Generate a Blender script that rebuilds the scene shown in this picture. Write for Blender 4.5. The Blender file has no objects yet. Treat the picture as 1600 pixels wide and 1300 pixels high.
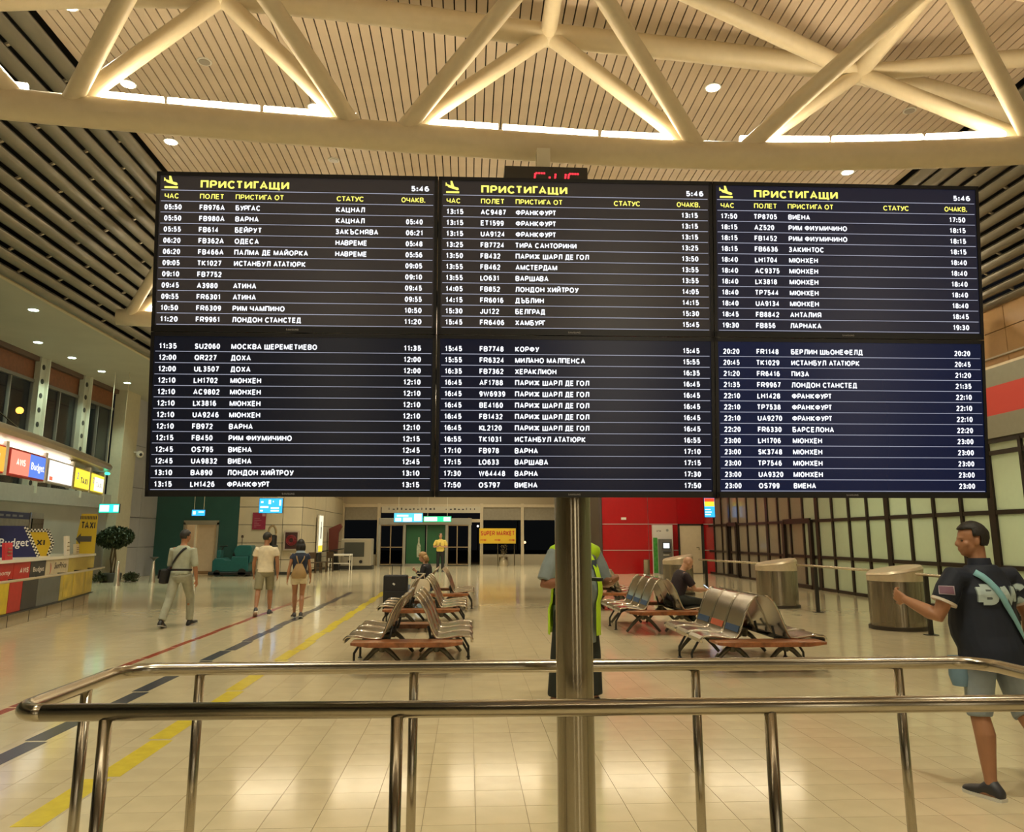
import bpy, math, random
import numpy as np
from mathutils import Vector, Matrix
from mathutils.bvhtree import BVHTree
random.seed(7)
SC = bpy.context.scene
COL = SC.collection
R = math.radians
V = Vector

# ------------------------------------------------------------------ camera, world, exposure
CAM_H, PITCH, YAW, FOC = 1.58, 11.0, -3.137, 1230.0
cam_d = bpy.data.cameras.new('camera'); cam = bpy.data.objects.new('camera', cam_d); COL.objects.link(cam)
cam.location = (0, 0, CAM_H); cam.rotation_euler = (R(90 + PITCH), 0, R(YAW))
cam_d.sensor_width = 36; cam_d.sensor_fit = 'HORIZONTAL'; cam_d.lens = FOC * 36 / 1600
cam_d.shift_y = -50 / 1600; cam_d.clip_end = 200; cam_d.clip_start = 0.05
SC.camera = cam
W = bpy.data.worlds.new('night'); SC.world = W; W.use_nodes = True
W.node_tree.nodes['Background'].inputs[0].default_value = (0.010, 0.010, 0.011, 1)
W.node_tree.nodes['Background'].inputs[1].default_value = 0.25
SC.view_settings.view_transform = 'Standard'; SC.view_settings.look = 'None'
SC.view_settings.gamma = 1; SC.view_settings.use_curve_mapping = False
EXPO = 0.78
SC.view_settings.exposure = EXPO
TUBE_E, SPOT_W = 16.0, 420.0
WARM = (1.0, 0.78, 0.46); COOL = (0.78, 1.0, 0.80)

# ------------------------------------------------------------------ materials
_M = {}
def mat(name, col=(.8, .8, .8), rough=.5, metal=0, emit=None, es=1.0, noise=0, nscale=8, bump=0, spec=None, trans=0, alpha=1, stretch=None, ior=None, coat=0):
    if name in _M: return _M[name]
    m = bpy.data.materials.new(name); m.use_nodes = True
    nt = m.node_tree; p = nt.nodes['Principled BSDF']
    p.inputs['Base Color'].default_value = (*col, 1); p.inputs['Roughness'].default_value = rough
    p.inputs['Metallic'].default_value = metal
    if spec is not None: p.inputs['Specular IOR Level'].default_value = spec
    if ior: p.inputs['IOR'].default_value = ior
    if trans: p.inputs['Transmission Weight'].default_value = trans
    if coat: p.inputs['Coat Weight'].default_value = coat
    if alpha < 1: p.inputs['Alpha'].default_value = alpha
    if emit: p.inputs['Emission Color'].default_value = (*emit, 1); p.inputs['Emission Strength'].default_value = es
    if noise or bump:
        tc = nt.nodes.new('ShaderNodeTexCoord'); mp = nt.nodes.new('ShaderNodeMapping')
        nt.links.new(tc.outputs['Object'], mp.inputs[0])
        if stretch: mp.inputs['Scale'].default_value = stretch
        n = nt.nodes.new('ShaderNodeTexNoise'); n.inputs['Scale'].default_value = nscale; n.inputs['Detail'].default_value = 4
        nt.links.new(mp.outputs[0], n.inputs['Vector'])
        if noise:
            r = nt.nodes.new('ShaderNodeMapRange'); r.inputs[1].default_value = .3; r.inputs[2].default_value = .7
            r.inputs[3].default_value = 1 - noise; r.inputs[4].default_value = 1 + noise
            nt.links.new(n.outputs['Fac'], r.inputs[0])
            mx = nt.nodes.new('ShaderNodeMix'); mx.data_type = 'RGBA'; mx.blend_type = 'MULTIPLY'; mx.inputs[0].default_value = 1
            mx.inputs[6].default_value = (*col, 1); nt.links.new(r.outputs[0], mx.inputs[7])
            nt.links.new(mx.outputs[2], p.inputs['Base Color'])
        if bump:
            b = nt.nodes.new('ShaderNodeBump'); b.inputs['Strength'].default_value = bump; b.inputs['Distance'].default_value = .01
            nt.links.new(n.outputs['Fac'], b.inputs['Height']); nt.links.new(b.outputs[0], p.inputs['Normal'])
    _M[name] = m; return m
def glow(name, col, s, real=False): return mat(name, (0, 0, 0), .6, emit=col, es=s if real else s * 2 ** -EXPO)   # strengths as seen after exposure

# ------------------------------------------------------------------ mesh builder
class MB:
    def __init__(s): s.v = []; s.f = []
    def add(s, vs, fs):
        n = len(s.v); s.v += [tuple(p) for p in vs]; s.f += [tuple(i + n for i in f) for f in fs]; return s
    def box(s, c, d, rot=None, taper=None):
        x, y, z = [k / 2 for k in d]; t = taper or 1
        vs = [V((a * x * (t if k > 0 else 1), b * y * (t if k > 0 else 1), k * z)) for k in (-1, 1) for b in (-1, 1) for a in (-1, 1)]
        if rot: vs = [rot @ q for q in vs]
        return s.add([q + V(c) for q in vs], [(0, 2, 3, 1), (4, 5, 7, 6), (0, 1, 5, 4), (2, 6, 7, 3), (0, 4, 6, 2), (1, 3, 7, 5)])
    def bb(s, x0, x1, y0, y1, z0, z1): return s.box(((x0 + x1) / 2, (y0 + y1) / 2, (z0 + z1) / 2), (abs(x1 - x0), abs(y1 - y0), abs(z1 - z0)))
    def loft(s, rings, n=14, closed=True):
        # rings: (centre, u, v) half-axis vectors
        vs = []
        for c, u, w in rings:
            c, u, w = V(c), V(u), V(w)
            for k in range(n):
                a = 2 * math.pi * k / n; vs.append(c + u * math.cos(a) + w * math.sin(a))
        fs = []
        for i in range(len(rings) - 1):
            for k in range(n):
                a, b = i * n + k, i * n + (k + 1) % n; fs.append((a, b, b + n, a + n))
        if closed: fs.append(tuple(range(n - 1, -1, -1))); m = (len(rings) - 1) * n; fs.append(tuple(range(m, m + n)))
        return s.add(vs, fs)
    def tube(s, pts, r, n=12, rounded=False, flat=None):
        pts = [V(p) for p in pts]; rs = r if isinstance(r, (list, tuple)) else [r] * len(pts)
        rings = []; u = None
        for i, p in enumerate(pts):
            a = pts[max(i - 1, 0)]; b = pts[min(i + 1, len(pts) - 1)]; t = (b - a).normalized()
            if u is None: u = t.orthogonal().normalized() if abs(t.z) < .9 or abs(t.x) > .1 or abs(t.y) > .1 else V((1, 0, 0))
            u = (u - t * u.dot(t)).normalized(); w = t.cross(u)
            if rounded and i == 0:
                for q in (80, 55, 28): rings.append((p - t * rs[i] * math.sin(R(q)), u * rs[i] * math.cos(R(q)), w * rs[i] * math.cos(R(q))))
            rings.append((p, u * rs[i], w * rs[i]))
            if rounded and i == len(pts) - 1:
                for q in (28, 55, 80): rings.append((p + t * rs[i] * math.sin(R(q)), u * rs[i] * math.cos(R(q)), w * rs[i] * math.cos(R(q))))
        return s.loft(rings, n)
    def sph(s, c, r, rot=None, nu=14, nv=9):
        r = (r, r, r) if not isinstance(r, (tuple, list)) else r
        vs = []; c = V(c)
        for j in range(1, nv):
            ph = math.pi * j / nv
            for i in range(nu):
                a = 2 * math.pi * i / nu
                q = V((r[0] * math.sin(ph) * math.cos(a), r[1] * math.sin(ph) * math.sin(a), r[2] * math.cos(ph)))
                vs.append((rot @ q if rot else q) + c)
        t = V((0, 0, r[2])); t = rot @ t if rot else t; vs += [c + t, c - t]; T, B = len(vs) - 2, len(vs) - 1
        fs = [(j * nu + i, (j + 1) * nu + i, (j + 1) * nu + (i + 1) % nu, j * nu + (i + 1) % nu) for j in range(nv - 2) for i in range(nu)]
        fs += [(T, i, (i + 1) % nu) for i in range(nu)] + [(B, (nv - 2) * nu + (i + 1) % nu, (nv - 2) * nu + i) for i in range(nu)]
        return s.add(vs, fs)
    def lathe(s, c, prof, n=20, sx=1, sy=1):
        return s.loft([((c[0], c[1], c[2] + z), (max(r, .0005) * sx, 0, 0), (0, max(r, .0005) * sy, 0)) for r, z in prof], n)
    def prism(s, poly, y0, y1):            # polygon in xz extruded along y
        n = len(poly)
        vs = [(x, y0, z) for x, z in poly] + [(x, y1, z) for x, z in poly]
        return s.add(vs, [tuple(range(n)), tuple(range(2 * n - 1, n - 1, -1))] + [(i, i + n, (i + 1) % n + n, (i + 1) % n) for i in range(n)])
    def strip(s, path, wid, th):           # band: path of (point, width direction, outward normal)
        vs = []
        for p, wd, nn in path:
            p, wd, nn = V(p), V(wd).normalized() * wid / 2, V(nn).normalized() * th
            vs += [p - wd, p + wd, p + wd + nn, p - wd + nn]
        fs = []
        for i in range(len(path) - 1):
            a = i * 4
            for k in range(4): fs.append((a + k, a + (k + 1) % 4, a + 4 + (k + 1) % 4, a + 4 + k))
        fs += [(3, 2, 1, 0), tuple(len(vs) - 4 + k for k in range(4))]
        return s.add(vs, fs)
    def mesh(s, name):
        m = bpy.data.meshes.new(name); m.from_pydata(s.v, [], s.f); m.update(); return m
    def build(s, name, m, parent=None, smooth=False, bevel=0, loc=None, rz=None):
        me = s.mesh(name)
        me.materials.append(m)
        if smooth:
            me.polygons.foreach_set('use_smooth', [True] * len(me.polygons))
            if smooth != 'all': me.set_sharp_from_angle(angle=R(38))
        return link(name, me, parent, bevel, loc, rz)
def link(name, me, parent=None, bevel=0, loc=None, rz=None):
    o = bpy.data.objects.new(name, me); COL.objects.link(o)
    if parent: o.parent = parent
    if bevel:
        b = o.modifiers.new('b', 'BEVEL'); b.width = bevel; b.segments = 2; b.limit_method = 'ANGLE'
    if loc: o.location = loc
    if rz: o.rotation_euler.z = rz
    return o
def tag(o, label=None, cat=None, group=None, kind=None):
    if label: o['label'] = label
    if cat: o['category'] = cat
    if group: o['group'] = group
    if kind: o['kind'] = kind
    return o
def empty(name, loc=(0, 0, 0), rz=0, label=None, cat=None, group=None, kind=None):
    o = bpy.data.objects.new(name, None); COL.objects.link(o); o.location = loc; o.rotation_euler.z = rz
    o.empty_display_size = .1
    return tag(o, label, cat, group, kind)
def struct(o): o['kind'] = 'structure'; return o
KIDS = {}
def copy_tree(o, parent=None):
    c = o.copy(); COL.objects.link(c)
    if parent: c.parent = parent
    for ch in [k for k in SC.objects if k.parent == o]: copy_tree(ch, c)
    return c

# stroke lettering: each glyph is a set of centre lines in a unit box, drawn with a thick even stroke
def _E(cx, cy, rx, ry, a0, a1, n=8): return [(cx + rx * math.cos(R(a0 + (a1 - a0) * k / n)), cy + ry * math.sin(R(a0 + (a1 - a0) * k / n))) for k in range(n + 1)]
def _bowl(y0, y1, x=.62): return [(0, y0), (x, y0)] + _E(x, (y0 + y1) / 2, 1 - x, (y1 - y0) / 2, -90, 90, 6)[1:-1] + [(x, y1), (0, y1)]
_O = _E(.5, .5, .5, .5, 90, 450, 16); _C = _E(.5, .5, .5, .5, 42, 318, 12)
_S = _E(.5, .745, .42, .255, 25, 255, 7)[:-1] + _E(.5, .255, .47, .255, 95, -155, 7)
GL = {'А': (.74, [[(0, 0), (.5, 1), (1, 0)], [(.17, .3), (.83, .3)]]), 'Б': (.66, [[(.9, 1), (0, 1), (0, 0)] , _bowl(0, .56)]), 'В': (.68, [[(0, 0), (0, 1)], _bowl(.52, 1, .55), _bowl(0, .52)]),
      'Г': (.56, [[(0, 0), (0, 1), (1, 1)]]), 'Д': (.76, [[(0, -.22), (0, 0), (1, 0), (1, -.22)], [(.12, 0), (.26, 1), (.86, 1), (.86, 0)]]), 'Е': (.62, [[(1, 1), (0, 1), (0, 0), (1, 0)], [(0, .52), (.9, .52)]]),
      'Ж': (.98, [[(.5, 0), (.5, 1)], [(0, 0), (.5, .52), (0, 1)], [(1, 0), (.5, .52), (1, 1)]]), 'З': (.62, [_E(.45, .755, .45, .245, 150, -90, 7) + _E(.45, .26, .53, .26, 90, -150, 7)]),
      'И': (.72, [[(0, 1), (0, 0)], [(0, 0), (1, 1)], [(1, 1), (1, 0)]]), 'Й': (.72, [[(0, 1), (0, 0)], [(0, 0), (1, 1)], [(1, 1), (1, 0)], _E(.5, 1.3, .24, .14, 180, 360, 5)]), 'К': (.70, [[(0, 0), (0, 1)], [(1, 1), (.12, .5), (1, 0)]]),
      'Л': (.74, [[(-.02, 0), (.12, .04), (.20, .2), (.30, 1), (1, 1), (1, 0)]]), 'М': (.84, [[(0, 0), (0, 1)], [(0, 1), (.5, .05), (1, 1)], [(1, 1), (1, 0)]]), 'Н': (.72, [[(0, 0), (0, 1)], [(1, 0), (1, 1)], [(0, .52), (1, .52)]]),
      'О': (.80, [_O]), 'П': (.72, [[(0, 0), (0, 1), (1, 1), (1, 0)]]), 'Р': (.66, [[(0, 0), (0, 1)], _bowl(.42, 1)]), 'С': (.76, [_C]), 'Т': (.66, [[(0, 1), (1, 1)], [(.5, 1), (.5, 0)]]),
      'У': (.70, [[(0, 1), (.52, .3)], [(1, 1), (.42, .06), (.1, 0)]]), 'Ф': (.86, [[(.5, -.04), (.5, 1.04)], _E(.5, .53, .5, .34, 90, 450, 14)]), 'Х': (.70, [[(0, 0), (1, 1)], [(0, 1), (1, 0)]]),
      'Ц': (.76, [[(0, 1), (0, 0), (1, 0), (1, -.22)], [(.86, 1), (.86, 0)]]), 'Ч': (.68, [[(0, 1), (0, .5), (.15, .4), (1, .4)], [(1, 1), (1, 0)]]), 'Ш': (.96, [[(0, 1), (0, 0), (1, 0), (1, 1)], [(.5, 0), (.5, 1)]]),
      'Щ': (1.0, [[(0, 1), (0, 0), (1, 0), (1, -.22)], [(.47, 0), (.47, 1)], [(.92, 0), (.92, 1)]]), 'Ъ': (.80, [[(0, 1), (.28, 1), (.28, 0)], [(.28 + .72 * x, y) for x, y in _bowl(0, .56)]]), 'Ь': (.66, [[(0, 1), (0, 0)], _bowl(0, .56)]),
      'Ю': (1.02, [[(0, 0), (0, 1)], [(0, .5), (.34, .5)], [(.34 + .66 * x, y) for x, y in _O]]), 'Я': (.70, [[(1, 0), (1, 1)], [(1 - x, y) for x, y in _bowl(.42, 1)], [(.4, .42), (0, 0)]]),
      'D': (.74, [[(0, 0), (0, 1)], _bowl(0, 1, .5)]), 'F': (.58, [[(0, 0), (0, 1), (1, 1)], [(0, .5), (.9, .5)]]), 'G': (.80, [_C + [(.97, .42), (.55, .42)]]), 'I': (.18, [[(.5, 0), (.5, 1)]]), 'J': (.54, [[(1, 1), (1, .28)] + _E(.5, .27, .5, .27, 0, -180, 6)[1:]]),
      'L': (.56, [[(0, 1), (0, 0), (1, 0)]]), 'N': (.72, [[(0, 0), (0, 1)], [(0, 1), (1, 0)], [(1, 0), (1, 1)]]), 'Q': (.80, [_O, [(.6, .3), (1, -.02)]]), 'R': (.72, [[(0, 0), (0, 1)], _bowl(.45, 1), [(.5, .45), (1, 0)]]),
      'S': (.66, [_S]), 'U': (.72, [[(0, 1), (0, .36)] + _E(.5, .36, .5, .36, 180, 360, 8)[1:-1] + [(1, .36), (1, 1)]]), 'V': (.70, [[(0, 1), (.5, 0), (1, 1)]]), 'W': (1.0, [[(0, 1), (.26, 0), (.5, .95), (.74, 0), (1, 1)]]), 'Z': (.64, [[(0, 1), (1, 1), (0, 0), (1, 0)]]),
      '0': (.58, [_O]), '1': (.44, [[(.1, .74), (.7, 1), (.7, 0)]]), '2': (.58, [_E(.5, .72, .48, .28, 165, -25, 8) + [(0, 0), (1, 0)]]), '3': (.58, [_E(.47, .755, .45, .245, 150, -90, 7) + _E(.47, .26, .5, .26, 90, -150, 7)]),
      '4': (.60, [[(1, .26), (0, .26), (.72, 1), (.72, 0)]]), '5': (.58, [[(.92, 1), (.18, 1), (.1, .5)] + _E(.5, .32, .5, .32, 135, -150, 9)]), '6': (.58, [_E(.5, .32, .5, .32, 90, 450, 10), _E(.5, .5, .5, .5, 50, 180, 6)]),
      '7': (.56, [[(0, 1), (1, 1), (.35, 0)]]), '8': (.58, [_E(.5, .75, .42, .25, 90, 450, 10), _E(.5, .26, .5, .26, 90, 450, 10)]), '9': (.58, [_E(.5, .68, .5, .32, 90, 450, 10), _E(.5, .5, .5, .5, 0, -130, 6)]),
      ':': (.20, [[(.5, .08), (.5, .12)], [(.5, .62), (.5, .66)]]), '.': (.20, [[(.5, 0), (.5, .04)]]), ' ': (.26, [])}
for _a, _b in zip('ABCEHKMOPTX', 'АВСЕНКМОРТХ'): GL[_a] = GL[_b]
GL['Y'] = (.70, [[(0, 1), (.5, .5), (1, 1)], [(.5, .5), (.5, 0)]])
KERN = {'ГА', 'ТА', 'АТ', 'СТ', 'ТС', 'РА', 'УР', 'ГР', 'РГ', 'ТР', 'ТУ', 'УС', 'РТ', 'ДА', 'АВ', 'ЛА', 'TA', 'ТО', 'ГО', 'AT', 'LO', 'KL', 'LX'}
def stroke_text(s, st):
    vs = []; fs = []; X = 0; t = st / 2; pc = ''
    for ch in s:
        w, lines = GL[ch]; w *= 1.06
        if pc + ch in KERN: X -= .13
        pc = ch
        for ln in lines:
            P = [V((X + t + x * (w - st), t + y * (1 - st))) for x, y in ln]
            closed = (P[0] - P[-1]).length < 1e-4 and len(P) > 3
            if closed: P = P[:-1]
            n = len(P); base = len(vs)
            for i, p in enumerate(P):
                a = P[i - 1] if (i or closed) else None; b = P[(i + 1) % n] if (i < n - 1 or closed) else None
                d0 = (p - a).normalized() if a is not None else None; d1 = (b - p).normalized() if b is not None else None
                d0 = d0 or d1; d1 = d1 or d0
                n0 = V((-d0.y, d0.x)); n1 = V((-d1.y, d1.x)); m = (n0 + n1); m = m.normalized() if m.length > .1 else n0
                k = min(1 / max(m.dot(n1), .1), 1.6) * t
                e = V((0, 0))
                if a is None: e = -d1 * t * (1 if ch in ':.' else 0)
                if b is None: e = d0 * t * (1 if ch in ':.' else 0)
                vs += [tuple(p + m * k + e), tuple(p - m * k + e)]
            for i in range(n if closed else n - 1):
                o = base + 2 * i; q = base + 2 * ((i + 1) % n); fs.append((o, o + 1, q + 1, q))
        X += w + st * .62
    return vs, fs
_fc = {}
def text_geo(s, cap, bold=.0, wfit=None, align='L', italic=0, stroke=.20):
    key = (s, stroke)
    if key not in _fc:
        if all(c in GL for c in s): _fc[key] = stroke_text(s, stroke)
        else:
            cu = bpy.data.curves.new('t', 'FONT'); cu.body = s; cu.size = 1; cu.resolution_u = 2; cu.offset = .01; cu.fill_mode = 'FRONT'
            o = bpy.data.objects.new('t', cu); COL.objects.link(o)
            dg = bpy.context.evaluated_depsgraph_get(); me = o.evaluated_get(dg).to_mesh()
            _fc[key] = ([(v.co.x / .68, v.co.y / .68) for v in me.vertices], [tuple(p.vertices) for p in me.polygons])
            o.evaluated_get(dg).to_mesh_clear(); bpy.data.objects.remove(o); bpy.data.curves.remove(cu)
    vs, fs = _fc[key]
    if not vs: return [], []
    x0 = min(v[0] for v in vs); x1 = max(v[0] for v in vs)
    kx = wfit / (x1 - x0) if wfit else cap; w = (x1 - x0) * kx
    off = {'L': 0, 'R': -w, 'C': -w / 2}[align]
    return [((v[0] - x0) * kx + off + italic * v[1] * cap, v[1] * cap) for v in vs], fs
def put_text(mb, s, x, z, cap, y=0, **k):
    vs, fs = text_geo(s, cap, **k)
    return mb.add([(x + a, y, z + b) for a, b in vs], fs)

# ------------------------------------------------------------------ shared materials
STEEL = mat('brushed_steel', (.42, .38, .30), .22, 1, noise=.12, nscale=60, stretch=(1, 1, 30))
CHROME = mat('polished_steel', (.62, .58, .50), .14, 1, noise=.08, nscale=20)
DARKMET = mat('dark_cast_metal', (.06, .06, .055), .4, .6, noise=.1)
BLACK = mat('black_plastic', (.012, .012, .013), .35, noise=.2, nscale=30)
WHITE = mat('white_paint', (.75, .73, .66), .5, noise=.04)
CREAM = mat('cream_paint', (.70, .58, .40), .45, noise=.05)
WOOD = mat('varnished_wood', (.28, .10, .035), .28, noise=.35, nscale=9, stretch=(2, 14, 2))
def thin_glass():
    m = bpy.data.materials.new('clear_glass'); m.use_nodes = True; nt = m.node_tree; nt.nodes.remove(nt.nodes['Principled BSDF']); out = nt.nodes['Material Output']
    t = nt.nodes.new('ShaderNodeBsdfTransparent'); t.inputs[0].default_value = (.86, .90, .88, 1); g = nt.nodes.new('ShaderNodeBsdfGlossy'); g.inputs['Roughness'].default_value = .02
    lw = nt.nodes.new('ShaderNodeLayerWeight'); lw.inputs[0].default_value = .5; f = nt.nodes.new('ShaderNodeMath'); f.operation = 'POWER'; f.inputs[1].default_value = 4.0; nt.links.new(lw.outputs['Facing'], f.inputs[0]); mx = nt.nodes.new('ShaderNodeMixShader')
    nt.links.new(f.outputs[0], mx.inputs[0]); nt.links.new(t.outputs[0], mx.inputs[1]); nt.links.new(g.outputs[0], mx.inputs[2]); nt.links.new(mx.outputs[0], out.inputs[0]); return m
GLASS = thin_glass()
FROST = mat('frosted_glass', (.62, .60, .50), .35, alpha=.72, noise=.06)
DARKGLASS = mat('night_window', (.018, .018, .016), .06, spec=.6)

def brushed(m, an=.75):
    nt = m.node_tree; t = nt.nodes.new('ShaderNodeTangent'); t.direction_type = 'RADIAL'; t.axis = 'Z'
    p = nt.nodes['Principled BSDF']; p.inputs['Anisotropic'].default_value = an; p.inputs['Anisotropic Rotation'].default_value = .25; nt.links.new(t.outputs[0], p.inputs['Tangent'])
POLE = mat('pole_brushed_steel', (.36, .32, .24), .22, 1, noise=.10, nscale=60, stretch=(1, 1, 20)); brushed(POLE)

# ------------------------------------------------------------------ setting: floor
XC0 = .06
tile_m = mat('floor_tile_stone', (.60, .515, .335), .12, noise=.06, nscale=3, bump=.04, spec=.5)
tile_m2 = mat('floor_tile_stone_dark', (.575, .49, .315), .13, noise=.07, nscale=4, bump=.04, spec=.5)
floor = struct(MB().bb(-13.6, 15, -8, 52, -.12, -.006).build('floor', mat('grout', (.22, .17, .09), .8, noise=.1)))
tm = MB().box((0, 0, -.004), (.297, .297, .008)).mesh('tile'); tm.materials.append(tile_m)
tm2 = tm.copy(); tm2.materials.clear(); tm2.materials.append(tile_m2)
near = set()
i0, j0 = -12, 15
for j in range(12):
    for i in range(25):
        ii, jj = i0 + i, j0 + j; near.add((ii, jj))
        link('tile', tm if random.random() < .7 else tm2, floor, loc=(XC0 + (ii + .5) * .3, (jj + .5) * .3, 0))
far = MB()
for ii in range(-45, 36):
    for jj in range(-6, 156):
        if (ii, jj) in near: continue
        x, y = XC0 + ii * .3, jj * .3
        a, b, c, d, z = x + .0015, x + .2985, y + .0015, y + .2985, 0.0
        far.add([(a, c, z), (b, c, z), (b, d, z), (a, d, z), (a, c, -.006), (b, c, -.006), (b, d, -.006), (a, d, -.006)],
                [(0, 1, 2, 3), (0, 4, 5, 1), (1, 5, 6, 2), (2, 6, 7, 3), (3, 7, 4, 0)])
tag(far.build('tile', tile_m, floor), 'far floor tiles too many to pick apart', kind='stuff')

for nm, X, wd, y0, y1, colr, jog in (('red', -4.27, .10, 6.2, 22, (.30, .045, .02), .008), ('dark blue', -3.38, .16, 4.9, 23.5, (.045, .05, .07), .018), ('yellow', -2.42, .17, 4.9, 25, (.62, .50, .03), .018)):
    g = empty('floor_guide_line', (X, y0, 0), label='%s dashed guide line laid along the tiled floor' % nm, cat='floor line', group='guide lines in the floor')
    m = mat('inlay_' + nm, colr, .25, noise=.12); y = y0; k = 0
    while y < y1:
        L = .88 + .08 * (k % 3)
        MB().bb(-wd / 2, wd / 2, 0, L, .0002, .0022).build('dash', m, g, loc=((jog if k % 2 else -jog), y - y0, 0)); y += L + .05; k += 1

# ------------------------------------------------------------------ setting: ceiling
CZ = 9.0; CX0, CX1 = -6.3, 9.08
ceil = struct(MB().bb(CX0, CX1, -8, 50, CZ + .10, CZ + .2).build('ceiling', mat('ceiling_void', (.03, .025, .015), .9)))
plank_m = mat('ceiling_plank', (.64, .525, .395), .5, noise=.05, nscale=2)
n = 97; pw = (CX1 - CX0) / n
pm = MB().box((0, 21, .035), (pw - .020, 58, .03)).mesh('plank'); pm.materials.append(plank_m)
for i in range(n): link('plank', pm, ceil, loc=(CX0 + (i + .5) * pw, 0, CZ))
roof = struct(MB().bb(-14, 15.5, -8, 52, 9.6, 9.8).build('roof', mat('roof_void', (.015, .014, .012), .9)))
baf_m = mat('baffle_metal', (.185, .17, .125), .4, .2, noise=.08, nscale=3)
def baffle_field(side):
    g = empty('ceiling_baffles', (0, 0, 0), kind='structure'); g.name = 'ceiling_baffle_%s' % ('left' if side < 0 else 'right')
    nb = 13
    for k in range(nb):
        t = (k + .5) / nb
        x = (CX0 if side < 0 else CX1) + side * t * 3.75
        z = 8.93 - 1.85 * (t ** 1.25)
        prof = [(.0, .055), (.055, .04), (.10, .0), (.105, -.05), (.07, -.095), (0, -.11), (-.07, -.095), (-.105, -.05), (-.10, 0), (-.055, .04)]
        b = MB().prism([(px * 1.16, pz) for px, pz in prof], -8, 50).build('slat', baf_m, g, smooth=True, loc=(x, 0, z))
        b.rotation_euler.y = side * .35
    cm = MB()
    for k in range(nb - 1):
        t = (k + 1) / nb; x = (CX0 if side < 0 else CX1) + side * t * 3.75; z = 8.93 - 1.85 * (t ** 1.25)
        for q in range(0, 20): cm.box((x, 2 + q * 2.0 + (k % 2) * .9, z + .02), (.16, .05, .04), Matrix.Rotation(side * .45, 3, 'Y'))
    tag(cm.build('clip', mat('clip_metal', (.5, .44, .32), .4, .3, noise=.1), g), kind='stuff')
baffle_field(-1); baffle_field(1)
# lower side ceilings
struct(MB().bb(-13.6, -10.05, -8, 35.2, 7.1, 7.22).build('ceiling_side_left', mat('soffit_white', (.50, .49, .40), .55, noise=.05, nscale=1)))
struct(MB().bb(-10.12, -10.02, -8, 35.2, 7.06, 7.34).build('trim_1', CREAM))
struct(MB().bb(12.8, 15, -8, 50, 7.1, 7.22).build('ceiling_side_right', CREAM))

# ------------------------------------------------------------------ setting: left wall with tall windows
WL = -13.4
lwall = empty('wall_left', (WL, 0, 0), kind='structure')
wl_m = mat('wall_concrete', (.34, .34, .30), .5, noise=.08, nscale=1)
MB().bb(-.2, 0, -8, 31.6, 0, 2.62).build('lower_wall', wl_m, lwall)
MB().bb(-.2, .10, -8, 31.6, 2.62, 3.12).build('ledge_band', mat('band_grey', (.36, .36, .31), .3, noise=.05), lwall)
MB().bb(-.2, .02, -8, 31.6, 6.95, 7.15).build('head_beam', mat('brown_beam', (.10, .06, .04), .5), lwall)
lil = mat('pale_stone_panel', (.42, .43, .46), .3, noise=.05, nscale=2)
for k, (y0, y1) in enumerate([(31.62, 33.4), (33.42, 35.2)]):
    for z0, z1 in ((.0, 1.16), (1.18, 2.34), (2.36, 3.52), (3.54, 5.2), (5.22, 7.1)): MB().bb(-.12, 0, y0, y1, z0, z1).build('panel', lil, lwall)
MB().bb(-.2, -.13, 31.6, 35.2, 0, 7.1).build('backing', DARKMET, lwall)
ycols = [2.2, 5.0, 7.8, 10.6, 13.4, 16.3, 19.2, 22.05, 24.9, 27.75]
wi = 0
for a, b in zip([-.8] + ycols, ycols + [30.4]):
    wi += 1
    w = empty('window_%d' % wi, (WL, 0, 0), kind='structure')
    MB().bb(-.16, -.14, a + .16, b - .16, 3.12, 6.3).build('pane', GLASS, w)
    MB().bb(-.16, -.13, a + .16, b - .16, 6.36, 6.95).build('blind', mat('brown_blind', (.20, .075, .03), .6, noise=.15), w)
    MB().bb(-.18, -.06, a + .16, b - .16, 6.28, 6.38).build('transom', mat('window_metal', (.20, .19, .16), .4, .4), w)
    for q in (a + .17, b - .23, (a + b) / 2): MB().bb(-.17, -.08, q, q + .05, 3.12, 6.3).build('mullion', _M['window_metal'], w)
col_m = mat('column_steel', (.42, .42, .33), .4, noise=.05)
for yc in ycols:
    c = empty('wall_column', (WL, yc, 0), label=None, kind='structure')
    f = MB()
    # web plate facing the hall with round holes (as recessed dark discs with rims)
    f.bb(.02, .06, -.17, .17, 2.9, 7.1).build('web_plate', col_m, c)
    MB().bb(-.1, .16, .17, .21, 2.9, 7.1).build('flange', mat('flange_light', (.62, .62, .50), .4), c)
    MB().bb(-.1, .08, -.20, -.17, 2.9, 7.1).build('flange', col_m, c)
    hm = MB().tube([(.055, 0, 0), (.068, 0, 0)], .085, 16).mesh('hole'); hm.materials.append(mat('hole_dark', (.02, .02, .015), .8))
    for q in range(9): link('hole', hm, c, loc=(0, 0, 3.2 + q * .45))
# end pilaster with rods
pil = struct(MB().bb(WL - .1, WL + .35, 30.4, 31.6, 0, 7.1).build('wall_pilaster', mat('pilaster_plaster', (.50, .47, .33), .5, noise=.05)))
for q, (y, z, h) in enumerate(((8, 4, 9), (19, 3, 7), (30, 3.5, 8), (41, 3, 6))): struct(MB().bb(-46, -40, y, y + 9, -.1, h).build('wall_outside_block', mat('outside_dark', (.02, .018, .015), .9)))

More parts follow.
